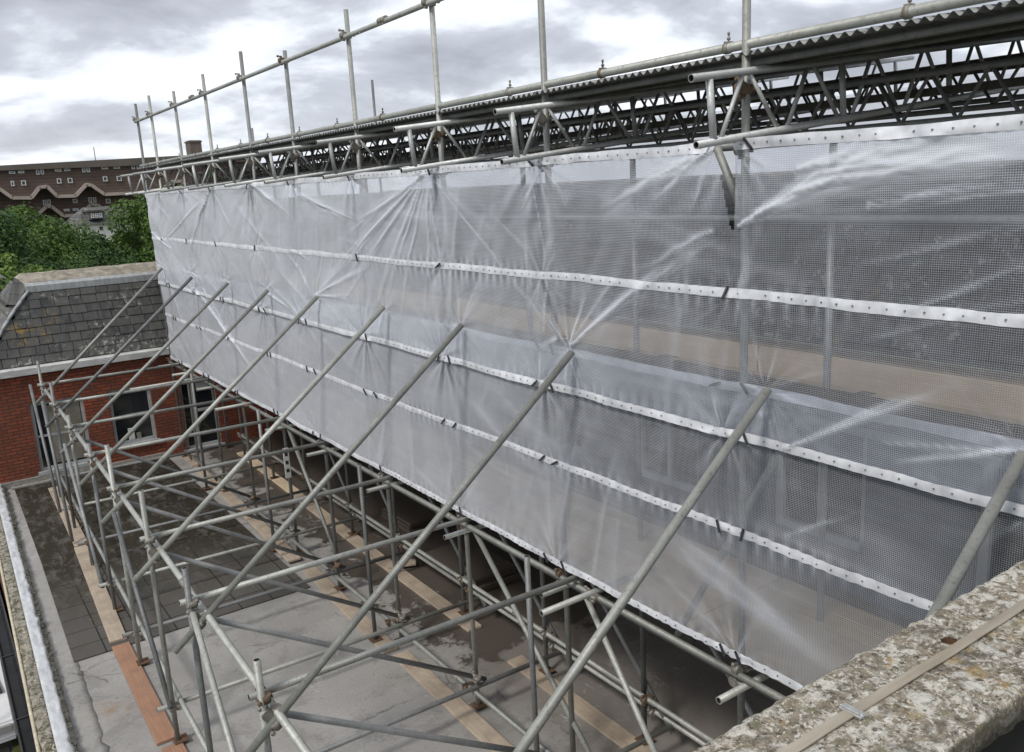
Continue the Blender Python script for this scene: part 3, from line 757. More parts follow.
# deck boards of two lifts
for zl, x0, nb in ((2.37, 4.82, 6), (4.40, 5.05, 3)):
    for b in range(nb):
        y = .9
        while y < 21:
            ln = min(3.9, 21.1-y)
            if ln > .5:
                bm = bmesh.new(); dx = RND.uniform(-.004, .004); dz = RND.uniform(0, .004)
                add_box(bm, (x0+b*.228+dx, y, zl+dz), (x0+b*.228+.222+dx, y+ln-.02, zl+.038+dz), 0, .003)
                obj('deck_board', bm, 'deck_board' if zl < 3 else 'dark_timber', sc)
            y += ln
        if b == 99: break
y = .9
while y < 21:
    ln = min(3.9, 21.1-y)
    box('toe_board', (5.80, y, 4.45), (5.838, y+ln-.02, 4.67), 'toe_board', sc, .003); y += ln
tube('brace', (MX-.06, MY[9]+.20, 6.30), (MX+.02, MY[9]+.02, 5.82), 'galv', sc)
# slender poles standing behind the roof
for (px, py0, py1, x) in ((372, 80, 118, 9.5), (436, 76, 112, 9.5), (252, 128, 140, 9.0)):
    p = on(0, x, px, py0)
    tube('standard', (x, p.y, 4.9), (x, p.y, p.z), 'galv_dark', sc, .03)

# ------------------------------------------------------------------ lattice beams
SL = .103                                       # upward pitch of the temporary roof
ORD = ['first (nearest the camera, cut by the right edge)', 'second', 'third', 'fourth', 'fifth', 'sixth', 'seventh', 'eighth', 'ninth', 'tenth', 'eleventh (farthest)']
def lattice_proto():
    t = thing('lattice_beam', 'x', 'lattice beam', (0, 0, 0), 'lattice beams carrying the corrugated roof')
    L = 6.0; dp = .40
    tube('chord', (0, 0, dp), (L, 0, dp), 'alu', t, .026); tube('chord', (0, 0, 0), (L, 0, 0), 'alu', t, .026)
    x = .16; k = 0
    tube('upright', (x, 0, .02), (x, 0, dp-.02), 'alu', t, .024, False)
    while x < L-.6:
        tube('diagonal', (x+.07, 0, .02), (x+.31, 0, dp-.02), 'alu', t, .015, False, 8)
        tube('diagonal', (x+.38, 0, dp-.02), (x+.62, 0, .02), 'alu', t, .015, False, 8)
        k += 1; x += .66
        if k % 2 == 0 and x < L-.3:
            tube('upright', (x+.03, 0, .02), (x+.03, 0, dp-.02), 'alu', t, .022, False)
            x += .06
    return t
lp = lattice_proto()
kids = list(lp.children)
for i, y in enumerate(reversed(MY)):
    if i == 0: t = lp
    else:
        t = lp.copy(); C.objects.link(t)
        for ch in kids:
            c = ch.copy(); C.objects.link(c); c.parent = t
    t.location = (4.15, y*.989-.02, 6.31); t.rotation_euler = (0, -math.atan(SL), RND.uniform(-.004, .004))
    if i == 0: t['label'] = 'aluminium lattice beam nearest the camera under the corrugated roof, at the right edge'
    elif i == 10: t['label'] = 'farthest aluminium lattice beam end under the roof, above the far corner of the sheeting'
    else: t['label'] = '%s aluminium lattice beam counted from the camera, its open end sticking out beside a scaffold post' % ORD[i]
# ------------------------------------------------------------------ corrugated roof
cr = thing('corrugated_roof', 'temporary roof of corrugated metal sheets held by tubes above the lattice beams', 'roof', (8, 11, 6.9))
X0, X1, Z0 = 4.72, 9.6, 6.885
def roof_z(x): return Z0+(x-X0)*SL
bm = bmesh.new(); rows = []; y = .9; n = 0
while y < 21.55:
    z = .015*math.sin(2*PI*y/.078)
    jag = .03*math.floor(y/.78) % .05
    xs_ = [X0-.12+jag, X0+1.5, X0+4, X1]
    rows.append([bm.verts.new((x, y, roof_z(x)+z)) for x in xs_] + [bm.verts.new((x, y, roof_z(x)+z-.003)) for x in xs_[::-1]])
    y += .0078*1.25
for a, b in zip(rows[:-1], rows[1:]):
    for i in range(7): bm.faces.new((a[i], b[i], b[i+1], a[i+1]))
    bm.faces.new((a[7], b[7], b[0], a[0]))
bmesh.ops.recalc_face_normals(bm, faces=bm.faces)
obj('corrugated_sheet', bm, 'corrugated', cr, smooth=True)
et = tube('eaves_tube', (X0-.02, .9, roof_z(X0)+.055), (X0-.02, 21.6, roof_z(X0)+.05), 'galv', cr, .031)
y = 1.6; k = 0
while y < 21.4:       # clamps with an upright bolt on the eaves tube
    bm = bmesh.new(); p = Vector((X0-.02, y, roof_z(X0)+.052))
    add_tube(bm, p-Vector((0, .018, 0)), p+Vector((0, .018, 0)), .037, 12, False)
    add_box(bm, tuple(p+Vector((-.015, -.02, .028))), tuple(p+Vector((.035, .02, .044))))
    add_tube(bm, p+Vector((.012, 0, .04)), p+Vector((.012, 0, .10)), .006, 8, False); add_tube(bm, p+Vector((.012, 0, .055)), p+Vector((.012, 0, .070)), .013, 6, False); add_tube(bm, p+Vector((.012, 0, .085)), p+Vector((.012, 0, .105)), .009, 6, False)
    bmesh.ops.recalc_face_normals(bm, faces=bm.faces)
    obj('clamp', bm, 'coupler' if k % 3 else 'coupler_rust', et); y += 1.28; k += 1
for x in (4.80, 5.35, 6.3, 7.3, 8.4, 9.4):
    tube('purlin', (x, .9, roof_z(x)-.06), (x, 21.6, roof_z(x)-.06), 'galv_dark', cr, .027)
# timber fillets under the sheets (dark)
for x in (4.98, 6.9):
    bm = bmesh.new(); add_box(bm, (x, .9, roof_z(x)-.10), (x+.05, 21.5, roof_z(x)-.03)); obj('timber_bearer', bm, 'dark_timber', cr)
for x, za, zb in ((6.62, 6.62, 6.68), (7.95, 6.86, 6.98), (9.25, 6.98, 7.08)):
    bm = bmesh.new(); add_box(bm, (x, .9, za), (x+.05, 21.4, zb)); obj('timber_bearer', bm, 'dark_timber', cr)
# longitudinal spine beams tying the lattice beams
for j, (x, lab) in enumerate(((5.85, 'dark lattice girder running lengthwise behind the posts, nearest the sheeting'), (8.2, 'dark lattice girder running lengthwise under the roof, deepest inside'), (7.1, 'dark lattice girder running lengthwise under the roof, middle of three'))):
    t = thing('lattice_girder', lab, 'lattice girder', (x, 1, 6.05), 'lengthwise lattice girders')
    zz = 6.22+(x-4.15)*SL
    for z in (zz, zz+.32): tube('chord', (x, 1, z), (x, 21.4, z), 'galv_dark', t, .024)
    y = 1.2; dg = 0
    bm = bmesh.new()
    while y < 21:
        add_tube(bm, (x, y, zz), (x, y+.2, zz+.32), .013, 7, False); add_tube(bm, (x, y+.2, zz+.32), (x, y+.4, zz), .013, 7, False); y += .4
    obj('lacing', bm, 'galv_dark', t)
# white sheeting on the far side of the roof space
fs = bmesh.new(); g = []
for j in range(60):
    y = .9+20.6*j/59; g.append([fs.verts.new((11.9+.05*noise.noise(Vector((y, z, 0))), y, z)) for z in (5.6, 6.1, 6.6, 7.15)])
for a, b in zip(g[:-1], g[1:]):
    for i in range(3): fs.faces.new((a[i], a[i+1], b[i+1], b[i]))
tag(obj('far_sheeting', fs, 'sheet_far', None, smooth=True, origin=(11.9, 11, 5.6)), 'pale white sheet closing the far side beneath the roof, glimpsed between lattice beams', 'sheeting')

# ------------------------------------------------------------------ raking (buttress) scaffold on the flat roof
rk = thing('raking_scaffold', 'open tube scaffold on the flat roof with long sloping rakers propping the sheeted face', 'scaffold', (3, 12, 0))
FR = [20.1, 17.9, 15.75, 13.70, 11.80, 9.68, 7.80, 5.87, 3.72, 2.05]     # frame positions
OXS = [1.80, 1.75, 1.71, 1.69, 1.66, 1.62, 1.57, 1.58, 1.56, 1.56]
TY = [20.51, 18.06, 15.67, 13.57, 11.54, 9.45, 7.65, 5.82, 3.71, 2.06]
TZ = [1.49, 1.55, 1.51, 1.49, 1.44, 1.40, 1.43, 1.48, 1.46, 1.53]
SHX = 4.6
tips = {20.35: 20.4}
node_pts = []
OX = 1.56
outer = []
for k, y in enumerate(FR):
    OX = OXS[k]; topz = [3.05, 2.95, 2.75, 2.72, 3.13, 3.10, 2.88, 2.84, 2.9, 2.9][k]
    if k < 8:
        s_ = tube('standard', (OX-.01, y-.03, .05), (OX+.005, y-.02, topz), 'galv_dark' if k in (1, 3, 6) else 'galv', rk); outer.append(s_)
        bm = bmesh.new(); add_box(bm, (OX-.06, y-.11, .042), (OX+.10, y+.05, .052)); obj('base_plate', bm, 'rust_plate', s_)
        coupler((OX+.03, y+.02, 2.52), s_, 0, s=1.15); coupler((OX+.06, y-.03, 2.39), s_, PI/2, s=1.15); coupler((OX+.02, y-.02, .45), s_, PI/2)
        tube('transom', (OX-.07, y+.04, 2.53), (4.64, y+.04, 2.50), 'galv', rk)
        tube('transom', (OX-.17, y+.03, .47), (5.95, y+.03, .40), 'galv' if k % 2 else 'galv_dark', rk)
    # raker
    p1 = Vector((4.52, TY[k]*.983, H-TZ[k]*.983)); p0 = Vector((OX-.20, y-.09, 2.14))
    if k in (8, 9): p0 = p1+(p0-p1)*1.0
    r_ = tube('raker', p0, p1, 'galv_dark' if k == 1 else 'galv', rk, .031)
    if k < 8: coupler((OX+.06, y-.06, 2.33), r_, 0, ry=-.6, s=1.15)
    # diagonal brace falling from the outer node to the foot of the inner row
    if k in (2, 3, 4, 5, 6, 7):
        b_ = tube('brace', (OX+.02, y+.1, 2.36), (4.75, y+.1, .42), 'galv_dark', rk); coupler((4.6, y+.06, .52), b_, 0)
# ledgers along the outer row
OX = 1.6
tube('ledger', (1.63, 2.0, 2.38), (1.86, 20.8, 2.42), 'galv', rk, .031)
lg = tube('ledger', (1.64, 5.0, .52), (1.86, 20.6, .52), 'galv', rk)
for y in (8.55, 14.6): tube('sleeve', (1.63+.0122*(y-2), y-.08, 2.39), (1.63+.0122*(y-2), y+.08, 2.39), 'coupler', rk.children[0], .038, False)
# outer row zigzag braces
for (ya, za, yb, zb) in ((7.75, 2.45, 5.9, .15), (11.5, 2.3, 9.6, .5), (15.6, 2.3, 13.8, .4), (18.0, 2.6, 17.0, .1), (19.9, 2.6, 18.3, .3)):
    tube('brace', (OX-.02, ya, za), (OX-.02, yb, zb), 'galv' if ya < 8 else 'galv_dark', rk)
# middle standing row near the deck edge and extra transoms
for k, y in enumerate(FR[:8]):
    if k not in (1, 3, 5, 7): continue
    s_ = tube('standard', (4.42, y+.55, .05), (4.42, y+.55, 2.6 if k % 2 else 2.45), 'galv_dark' if k % 2 else 'galv', rk)
    bm = bmesh.new(); add_box(bm, (4.34, y+.47, .042), (4.50, y+.63, .052)); obj('base_plate', bm, 'rust_plate', s_)
    if k in (0, 1, 2): tube('transom', (3.2, y+.6, 2.44), (5.3, y+.62, 2.44), 'galv', rk)
    if k % 2 == 0: tube('transom', (3.9, y+.62, .62), (5.9, y+.6, .58), 'galv_dark', rk)

# ------------------------------------------------------------------ sole boards (timber) on the roof
def board(p0, p1, w, mt, lab, z=.004, h=.036):
    p0 = Vector((*p0, 0)); p1 = Vector((*p1, 0)); d = p1-p0; L = d.length
    bm = bmesh.new(); add_box(bm, (-w/2, 0, 0), (w/2, L, h), 0, .003)
    o = obj('scaffold_board', bm, mt, None); o.location = (p0.x, p0.y, z); o.rotation_euler = (0, 0, math.atan2(-d.x, d.y))
    tag(o, lab, 'timber board', 'scaffold boards laid flat under the standards')
zf = .024
board((1.70, 16.85), (1.77, 20.95), .23, 'board_pale', 'pale timber board at the foot of the left window, far end of the left row', zf)
board((1.53, 12.62), (1.68, 16.80), .23, 'board_pale', 'pale timber board in the left row, ending at the edge of the dark felt tiles', zf)
board((1.51, 9.75), (1.53, 12.50), .23, 'board_orange', 'orange timber board in the left row, lying on grey roofing beyond the felt tiles')
board((1.50, 6.0), (1.53, 9.62), .23, 'board_orange', 'orange timber board at the near end of the left row, cut by the bottom edge')
board((4.62, 17.0), (4.75, 21.3), .23, 'board_pale', 'far board of the middle row, below the glazed door')
board((4.50, 13.5), (4.62, 17.2), .23, 'board_pale', 'second board from the brick wall in the middle row', z=.045)
board((4.46, 9.85), (4.60, 13.3), .23, 'board_pale', 'middle row board ending with a dark gap in front of the nearest pale board')
board((4.44, 5.6), (4.52, 9.7), .23, 'board_pale', 'nearest pale board of the middle row, on plain grey roofing')
board((5.80, 16.9), (5.86, 20.6), .23, 'deck_board', 'far board of the inner row in the shade under the deck')
board((5.68, 12.7), (5.78, 16.8), .23, 'board_pale', 'inner row board in the middle distance under the sheeting')
board((5.66, 9.6), (5.68, 12.6), .23, 'board_pale', 'inner row board beside the dark damp patch')
board((5.62, 4.6), (5.64, 8.6), .23, 'board_pale', 'long board nearest the camera in the inner row')
board((5.62, 12.25), (6.05, 12.05), .2, 'board_pale', 'short offcut of board lying crosswise on the inner row', z=.044)
# stacks of slabs in the shade
for k, (x, y, s1, s2) in enumerate(((6.6, 11.2, .9, 1.4), (6.9, 13.6, .8, 1.1))):
    t = thing('slab_stack', ['nearer low stack of dark slabs in the shade under the deck', 'farther low stack of dark slabs in the shade under the deck'][k], 'slabs', (x, y, 0), 'slab stacks under the deck')
    for j in range(4):
        dx, dy = RND.uniform(-.08, .08), RND.uniform(-.08, .08); box('slab', (x-s1/2+dx, y-s2/2+dy, .01+j*.07), (x+s1/2+dx, y+s2/2+dy, .07+j*.07), 'asphalt', t, .008)
gb = bmesh.new(); gr_ = random.Random(5)
for k in range(1700):
    y = gr_.uniform(5.5, 21.4)
    q = gr_.random()
    if q < .5: x = .66+kerb_x(y)+abs(gr_.gauss(0, .07))
    elif q < .65: x = gr_.uniform(1.3, 1.9)
    else: x = gr_.uniform(1, 7.6)
    r0 = gr_.uniform(.004, .016)*(1 if q < .5 else .7); z0 = .024 if (y > 12.45 and x < 4.35 and x > 1) else .006
    vs = [gb.verts.new((x+r0*math.cos(a)*gr_.uniform(.7, 1.3), y+r0*math.sin(a)*gr_.uniform(.7, 1.3), z0)) for a in (0, 1.3, 2.5, 3.8, 5.0)]
    tp_ = gb.verts.new((x, y, z0+r0*.8))
    for i in range(5): gb.faces.new((vs[i], vs[(i+1) % 5], tp_))
tag(obj('roof_grit', gb, 'puddle_mortar'), 'loose grit and mortar crumbs scattered over the flat roof', 'grit', kind='stuff')
# small white tag fixed to an inner standard
pt = on(0, 4.55, 287, 463)
tg = bmesh.new(); add_box(tg, (4.50, pt.y-.006, pt.z-.26), (4.60, pt.y+.006, pt.z+.26), 0, .004)
tgo = obj('scaffold_tag', tg, 'white_paint', None, origin=(4.55, pt.y, pt.z-.26)); tag(tgo, 'narrow white inspection tag with dark marks fixed upright to a tube below the deck', 'tag')
for q in (-.16, -.02, .12): box('mark', (4.525, pt.y-.009, pt.z+q), (4.575, pt.y-.0065, pt.z+q+.06), 'black_rubber', tgo)

# ------------------------------------------------------------------ sheeting
def pin(px, py): p = on(0, 4.6, px, py); return (p.y, p.z)
CR = []      # creases: (y0,z0,y1,z1,width0,width1,amp)
def cr_px(a, b, w0=.012, w1=.05, amp=.02, g=1.):
    y0, z0 = pin(*a); y1, z1 = pin(*b); CR.append((y0, z0, y1, z1, w0, w1, amp, g))
cr_px((427, 174), (320, 292), .01, .09, .035, .9); cr_px((427, 174), (345, 300), .01, .07, .03, .5); cr_px((427, 174), (376, 307), .01, .04, .03, 1); cr_px((428, 174), (388, 300), .01, .04, .025, .7)
cr_px((428, 174), (350, 232), .01, .08, .03, .6); cr_px((429, 174), (400, 322), .01, .035, .02, .6); cr_px((430, 174), (432, 290), .01, .03, .02, .5); cr_px((430, 174), (450, 300), .01, .03, .015, .35)
cr_px((431, 175), (562, 338), .01, .03, .02, .6); cr_px((531, 160), (549, 262), .008, .015, .012, .7); cr_px((547, 330), (552, 250), .01, .03, .012, .4)
cr_px((574, 346), (700, 240), .012, .16, .02, .30); cr_px((574, 346), (660, 270), .010, .05, .02, .35); cr_px((640, 292), (725, 236), .05, .03, .015, .28); cr_px((572, 345), (630, 262), .010, .05, .015, .25); cr_px((574, 346), (640, 290), .012, .05, .02, .4); cr_px((573, 343), (590, 290), .01, .03, .02, .45); cr_px((570, 345), (540, 300), .01, .03, .02, .5); cr_px((560, 338), (545, 345), .02, .03, .02, .6)
cr_px((716, 148), (652, 200), .012, .08, .03, .9); cr_px((718, 148), (690, 215), .012, .04, .02, .7); cr_px((717, 230), (636, 272), .03, .03, .02, .5); cr_px((718, 148), (600, 205), .02, .12, .03, .8); cr_px((716, 150), (640, 185), .02, .10, .02, .7); cr_px((545, 168), (520, 215), .01, .08, .02, .6); cr_px((545, 168), (575, 205), .01, .08, .02, .5)
cr_px((742, 226), (900, 124), .012, .12, .03, .9); cr_px((746, 222), (850, 172), .02, .05, .02, .3); cr_px((760, 214), (960, 128), .02, .16, .03, 1.2); cr_px((800, 170), (1000, 126), .04, .12, .03, 1.1); cr_px((830, 176), (1060, 140), .05, .10, .02, 1.); cr_px((880, 142), (1060, 120), .05, .12, .03, 1.); cr_px((800, 192), (1040, 132), .05, .11, .03, .9); cr_px((850, 180), (1060, 150), .04, .08, .02, .8); cr_px((870, 205), (1040, 178), .03, .05, .02, .5); cr_px((742, 226), (850, 185), .01, .04, .012, .35)  # top right folds: strong opacity paints in the bright drape highlights
cr_px((745, 160), (768, 192), .02, .05, .02, .6); cr_px((748, 155), (790, 172), .02, .05, .015, .5); cr_px((752, 210), (800, 205), .01, .03, .01, .2)
cr_px((1030, 268), (890, 318), .04, .02, .02, .45); cr_px((1030, 225), (850, 268), .04, .02, .015, .35); cr_px((1030, 300), (850, 345), .03, .02, .015, .25); cr_px((1030, 190), (860, 210), .04, .03, .015, .3)
cr_px((785, 449), (988, 373), .008, .07, .02, .8); cr_px((785, 449), (960, 372), .008, .04, .015, .4); cr_px((1030, 446), (890, 462), .035, .03, .02, .8); cr_px((1020, 449), (860, 442), .02, .01, .015, .5); cr_px((785, 536), (860, 512), .01, .03, .015, .5); cr_px((1026, 520), (960, 560), .02, .02, .015, .3)
cr_px((152, 232), (175, 252), .02, .05, .03, .7); cr_px((168, 238), (206, 198), .02, .05, .03, .7); cr_px((211, 190), (189, 256), .02, .10, .05, .7); cr_px((207, 190), (200, 262), .01, .10, .04, .5); cr_px((212, 188), (232, 230), .02, .06, .03, .6); cr_px((150, 200), (160, 236), .04, .04, .03, .5)
cr_px((254, 184), (290, 215), .03, .06, .04, .6); cr_px((300, 195), (360, 222), .03, .09, .04, .6); cr_px((318, 295), (372, 264), .012, .06, .03, .9); cr_px((316, 296), (286, 250), .02, .05, .03, .4); cr_px((318, 295), (352, 298), .02, .05, .02, .5)
cr_px((196, 288), (258, 378), .02, .10, .06, .9); cr_px((205, 288), (240, 360), .02, .07, .05, .7); cr_px((165, 275), (185, 330), .02, .06, .03, .5); cr_px((268, 292), (330, 340), .02, .08, .03, .3)
cr_px((317, 297), (270, 350), .012, .05, .02, .5); cr_px((317, 297), (328, 330), .012, .03, .02, .6); cr_px((317, 297), (304, 330), .01, .03, .02, .5)
cr_px((384, 309), (378, 345), .01, .03, .02, .6); cr_px((462, 327), (464, 362), .01, .02, .02, .7); cr_px((572, 355), (566, 393), .01, .02, .02, .8); cr_px((572, 355), (584, 395), .01, .02, .02, .6); cr_px((768, 393), (762, 440), .008, .015, .015, .8); cr_px((768, 393), (775, 440), .008, .015, .015, .6)
cr_px((530, 250), (480, 200), .03, .05, .01, .2)
rr = random.Random(3)
TIP = [(TY[k], H-TZ[k]) for k in range(10)]
for (ty, tz) in TIP:
    for k in range(2):
        a = rr.uniform(.2, PI-.2)*(1 if rr.random() < .6 else -1); L = rr.uniform(.3, 1.2)
        CR.append((ty, tz, ty+math.cos(a)*L, tz+math.sin(a)*L*.8, .008, rr.uniform(.02, .05), rr.uniform(.006, .014), rr.uniform(.1, .35)))
for y in MY:
    for zz in (6.30, 5.30, 3.56, 4.32, 2.55):
        for k in range(3):
            a = rr.uniform(0, 2*PI); L = rr.uniform(.2, .7)
            CR.append((y, zz, y+math.cos(a)*L, zz+math.sin(a)*L*.7, .008, rr.uniform(.02, .04), rr.uniform(.004, .010), rr.uniform(.03, .2)))
CRB = {}
for c in CR:
    lo = int(math.floor((min(c[0], c[2])-.3)/.5)); hi = int(math.floor((max(c[0], c[2])+.3)/.5))
    for b in range(lo, hi+1): CRB.setdefault(b, []).append(c)
bandz = (6.32, 5.30, 4.33, 3.56, 2.56)
RAD = {}
for (ty, tz, A, up) in [(y, 6.33, .016, 1) for y in MY]+[(y, 4.70, .008, .3) for (y, _) in TIP]+[(y, 5.32, .006, .5) for y in MY]+[(y, 2.56, .008, .4) for y in MY]+[(y+.1, 4.32, .010, .5) for y in MY]:
    rec = (ty, tz, rr.uniform(0, 6), rr.choice((5, 6, 7, 9)), A*rr.uniform(.4, 1.2), up*rr.uniform(.1, 1.1))
    for b in range(int(math.floor((ty-1.5)/.5)), int(math.floor((ty+1.5)/.5))+1): RAD.setdefault(b, []).append(rec)
def disp(y, z):
    d = 0; c_ = 0
    for (y0, z0, y1, z1, w0, w1, amp, g) in CRB.get(int(math.floor(y/.5)), ()):
        dy, dz = y1-y0, z1-z0; L2 = dy*dy+dz*dz; t = ((y-y0)*dy+(z-z0)*dz)/L2
        if t < -.02 or t > 1.05: continue
        tt = min(max(t, 0), 1); py = y0+dy*tt; pz = z0+dz*tt
        dist = math.hypot(y-py, z-pz); w = (w0+(w1-w0)*tt)*(.62 if g < .95 else .8)
        wob = 1+.25*noise.noise(Vector((tt*4, y0, z0)))
        if dist < w*3.2:
            sd = ((y-py)*dz-(z-pz)*dy)/math.sqrt(L2)
            e = math.exp(-(dist/(w*wob))**(1.5 if sd > 0 else 1.0))*(1-tt**2.2)*(1 if t > 0 else .5)
            e *= max(.1, .75+1.1*noise.noise(Vector((tt*3.5, sd/w*1.3, y0*3+z1)))+.5*noise.noise(Vector((tt*9, sd/w*3, y0+z1*3))))
            d += amp*.8*e; c_ += g*1.3*e  # relief, then the whitening that carries the painted fold highlight
    d += .035*noise.noise(Vector((y*.5, z*.9, 3)))+.016*noise.noise(Vector((y*1.6, z*1.6, 7)))+(.005 if y < 7 else .0018)*noise.noise(Vector((y*5+z*3, z*5, 9)))
    for zb in bandz:
        dd = abs(z-zb)
        if dd < .35:
            d += (.006 if y < 10 else .003)*math.sin(y*52+3*noise.noise(Vector((y*2, zb, 0))))*math.exp(-(dd/.09)**2)*(.5+noise.noise(Vector((y*.6, zb, 5))))
    for (ty, tz, ph, nn, A, up) in RAD.get(int(math.floor(y/.5)), ()):
        dy, dz = y-ty, z-tz; rr_ = math.hypot(dy, dz)
        if rr_ > 1.5 or rr_ < .001: continue
        th = math.atan2(dz, dy)+.12*noise.noise(Vector((y*1.5, z*1.5, ph)))
        e = math.exp(-rr_/.42)*min(1, rr_/.08)
        q = math.sin(nn*th+ph)+.5*math.sin(nn*2.3*th+ph*3)
        d += A*e*q; c_ += .16*e*max(0, q)**2*up
    u_ = y*.9+z*.55; v_ = z*1.1-y*.35
    n1 = noise.noise(Vector((u_*.35, v_*1.9, 31))); n2 = noise.noise(Vector((y*1.9+.5*z, z*.28, 41)))
    rg = max(0, 1-abs(n1)*4)**2*max(0, noise.noise(Vector((y*.5, z*.8, 51)))); rg2 = max(0, 1-abs(n2)*4)**2*max(0, noise.noise(Vector((y*.6, z*.9, 61)))+.1)
    d += .02*rg+.012*rg2; c_ += .6*rg+.22*rg2
    d += .016*abs(noise.noise(Vector((y*1.1+z*.9, z*1.7-y*.3, 21))))
    return -min(max(d, -.022), .13), min(c_, 1)
def sheet(name, ztop, zmid, zbot, label, mt, off, ybeg, yend, notch=False):
    def edge(y, z0, k):   # slightly slack bands between ties
        return z0-.009*abs(math.sin((y-MY[-1])*PI/1.96))+.005*noise.noise(Vector((y*.8, z0, k)))
    bm = bmesh.new(); lay = bm.verts.layers.float.new('crease')
    ys = []; y = ybeg
    while y < yend: ys.append(y); y += .011+.0011*max(y, 3)
    ys.append(yend)
    nz = 150; g = []
    for y in ys:
        row = []
        zt_ = edge(y, ztop, 1); zb_ = edge(y, zbot, 2)
        for j in range(nz+1):
            z = zb_+(zt_-zb_)*j/nz; d, c_ = disp(y, z)
            if name == 'lower_sheeting' and z > 4.28: c_ = min(1, c_+.34)
            yy = y
            if y > yend-.6:   # far vertical edge curves
                yy = y-.10*((y-yend+.6)/.6)*math.sin((z-zb_)*1.7)*.5-.06*((y-yend+.6)/.6)
            v = bm.verts.new((4.6+d+off, yy, z)); v[lay] = c_; row.append(v)
        g.append(row)
    for a, b in zip(g[:-1], g[1:]):
        for j in range(nz):
            cy, cz = a[j].co.y, a[j].co.z
            if notch and 5.74 < cz < 6.4:
                # slot torn open beside the second mast
                t = (cz-5.74)/.58
                if MY[9]-.015 < cy < MY[9]+.02+.15*t: continue
            bm.faces.new((a[j], a[j+1], b[j+1], b[j]))
    bmesh.ops.delete(bm, geom=[v for v in bm.verts if not v.link_faces], context='VERTS')
    o = obj(name, bm, mt, None, smooth=True, origin=(4.6, (ybeg+yend)/2, zbot)); tag(o, label, 'sheeting', 'reinforced sheeting laced to the scaffold')
    bands = ((ztop, -.035, 1), (zmid, 0, 3), (zbot, .035, 2))
    for bi, (z0, dz, k) in enumerate(bands):
        bb_ = bmesh.new(); hw = .036; prev = None
        for y in ys:
            if notch and bi == 0 and MY[9] < y < MY[9]+.2: prev = None; continue
            zc = edge(y, z0, k)+dz; ring = []
            for q in (-1, -.3, .3, 1):
                z = zc+q*hw*(.95+.18*noise.noise(Vector((y*4, q*2, k+.5)))); d, _ = disp(y, z); pk = .0025*math.sin(y*70+2*noise.noise(Vector((y*3, 0, k))))
                yy = y
                if y > yend-.6:
                    yy = y-.10*((y-yend+.6)/.6)*math.sin((z-zbot)*1.7)*.5-.06*((y-yend+.6)/.6)
                ring.append(bb_.verts.new((4.6+d+off-.006+pk-(.003 if abs(q) < .5 else 0), yy, z)))
            if prev:
                for i in range(3): bb_.faces.new((prev[i], prev[i+1], ring[i+1], ring[i]))
            prev = ring
        ob = obj('eyelet_band', bb_, 'white_band', o, smooth=True)
        # eyelets every 10 cm
        ey = bmesh.new(); y = ybeg+.05
        while y < (min(yend, 10) if not (name == 'lower_sheeting' and bi == 0) else 0):
            zc = edge(y, z0, k)+dz; d, _ = disp(y, zc); c = Vector((4.6+d+off-.016, y, zc))
            if not (notch and bi == 0 and MY[9]-.05 < y < MY[9]+.25) and RND.random() > .06:
                add_tube(ey, c, c+Vector((.012, 0, 0)), .0055, 8, False)
            y += .11
        tag(obj('eyelets', ey, 'clip_dark', ob), kind='stuff')
        # toggle ties
        for y in MY:
            if y < ybeg or y > yend: continue
            for dy in ((-.07, .16) if z0 < 5 else (.03,)):
                if RND.random() < .12: continue
                yy = y+dy+RND.uniform(-.05, .05)
                if notch and bi == 0 and abs(y-MY[9]) < .01: yy = y-.12
                zc = edge(yy, z0, k)+dz; d, _ = disp(yy, zc); a = RND.uniform(.1, 1.2)*(1 if RND.random() < .7 else -1)
                c = Vector((4.6+d+off-.024, yy, zc)); v = Vector((0, math.sin(a)*.05, math.cos(a)*.05))
                tb = bmesh.new(); add_tube(tb, c-v, c+v, .010, 8, False)
                obj('toggle_tie', tb, 'black_rubber', o)
    return o
simple('clip_dark', (.20, .20, .21), (.34, .34, .36), 60, .4, .4)
sheet('lower_sheeting', 4.70, 3.58, 2.54, 'lower strip of translucent white netted sheeting, its top edge tucked behind the upper strip', 'sheet_lower', .018, 1.25, 21.0)
sheet('upper_sheeting', 6.345, 5.33, 4.29, 'upper strip of translucent white netted sheeting with a narrow slot beside a post', 'sheet_upper', -.02, 1.25, 21.0, notch=True)

# ------------------------------------------------------------------ background: brown estate, house, trees
def P3(px, py, Y): return on(1, Y, px, py)
YB = 105.
est = thing('brown_estate', 'long brown tile-hung block with zigzag stone bands and small white windows beyond the trees', 'building', (16, YB, -6))
def xz(px, py, Y=YB): p = P3(px, py, Y); return (p.x, p.z)
l1 = [(-60, 194), (-14, 190), (-8, 187), (0, 190), (12, 198.5), (31, 198.5), (39, 188), (46.5, 187), (57, 197), (75, 196.5), (86, 185), (91, 186), (104, 195), (125, 194), (160, 192), (172, 182), (180, 182), (195, 191), (260, 187)]
l2 = [(-60, 222), (-20, 220), (-12, 210), (-4, 209), (8, 219), (30, 218), (38, 215), (46.5, 207), (51.5, 207), (64, 216.5), (80.5, 215.6), (91, 205), (98, 205.6), (110, 214.5), (130, 214), (260, 208)]
top = [(260, 153), (185, 155.5), (0, 166), (-60, 169.5)]
bm = bmesh.new(); prism(bm, [xz(*p) for p in l1]+[xz(*p) for p in top], 'y', YB, YB+14); obj('upper_storeys', bm, 'brown_tile', est)
bm = bmesh.new(); l1b = [(x, y-3) for x, y in l1][::-1]; prism(bm, [xz(*p, YB+1.5) for p in l2]+[xz(*p, YB+1.5) for p in l1b], 'y', YB+1.5, YB+14); obj('middle_storeys', bm, 'brown_tile', est)
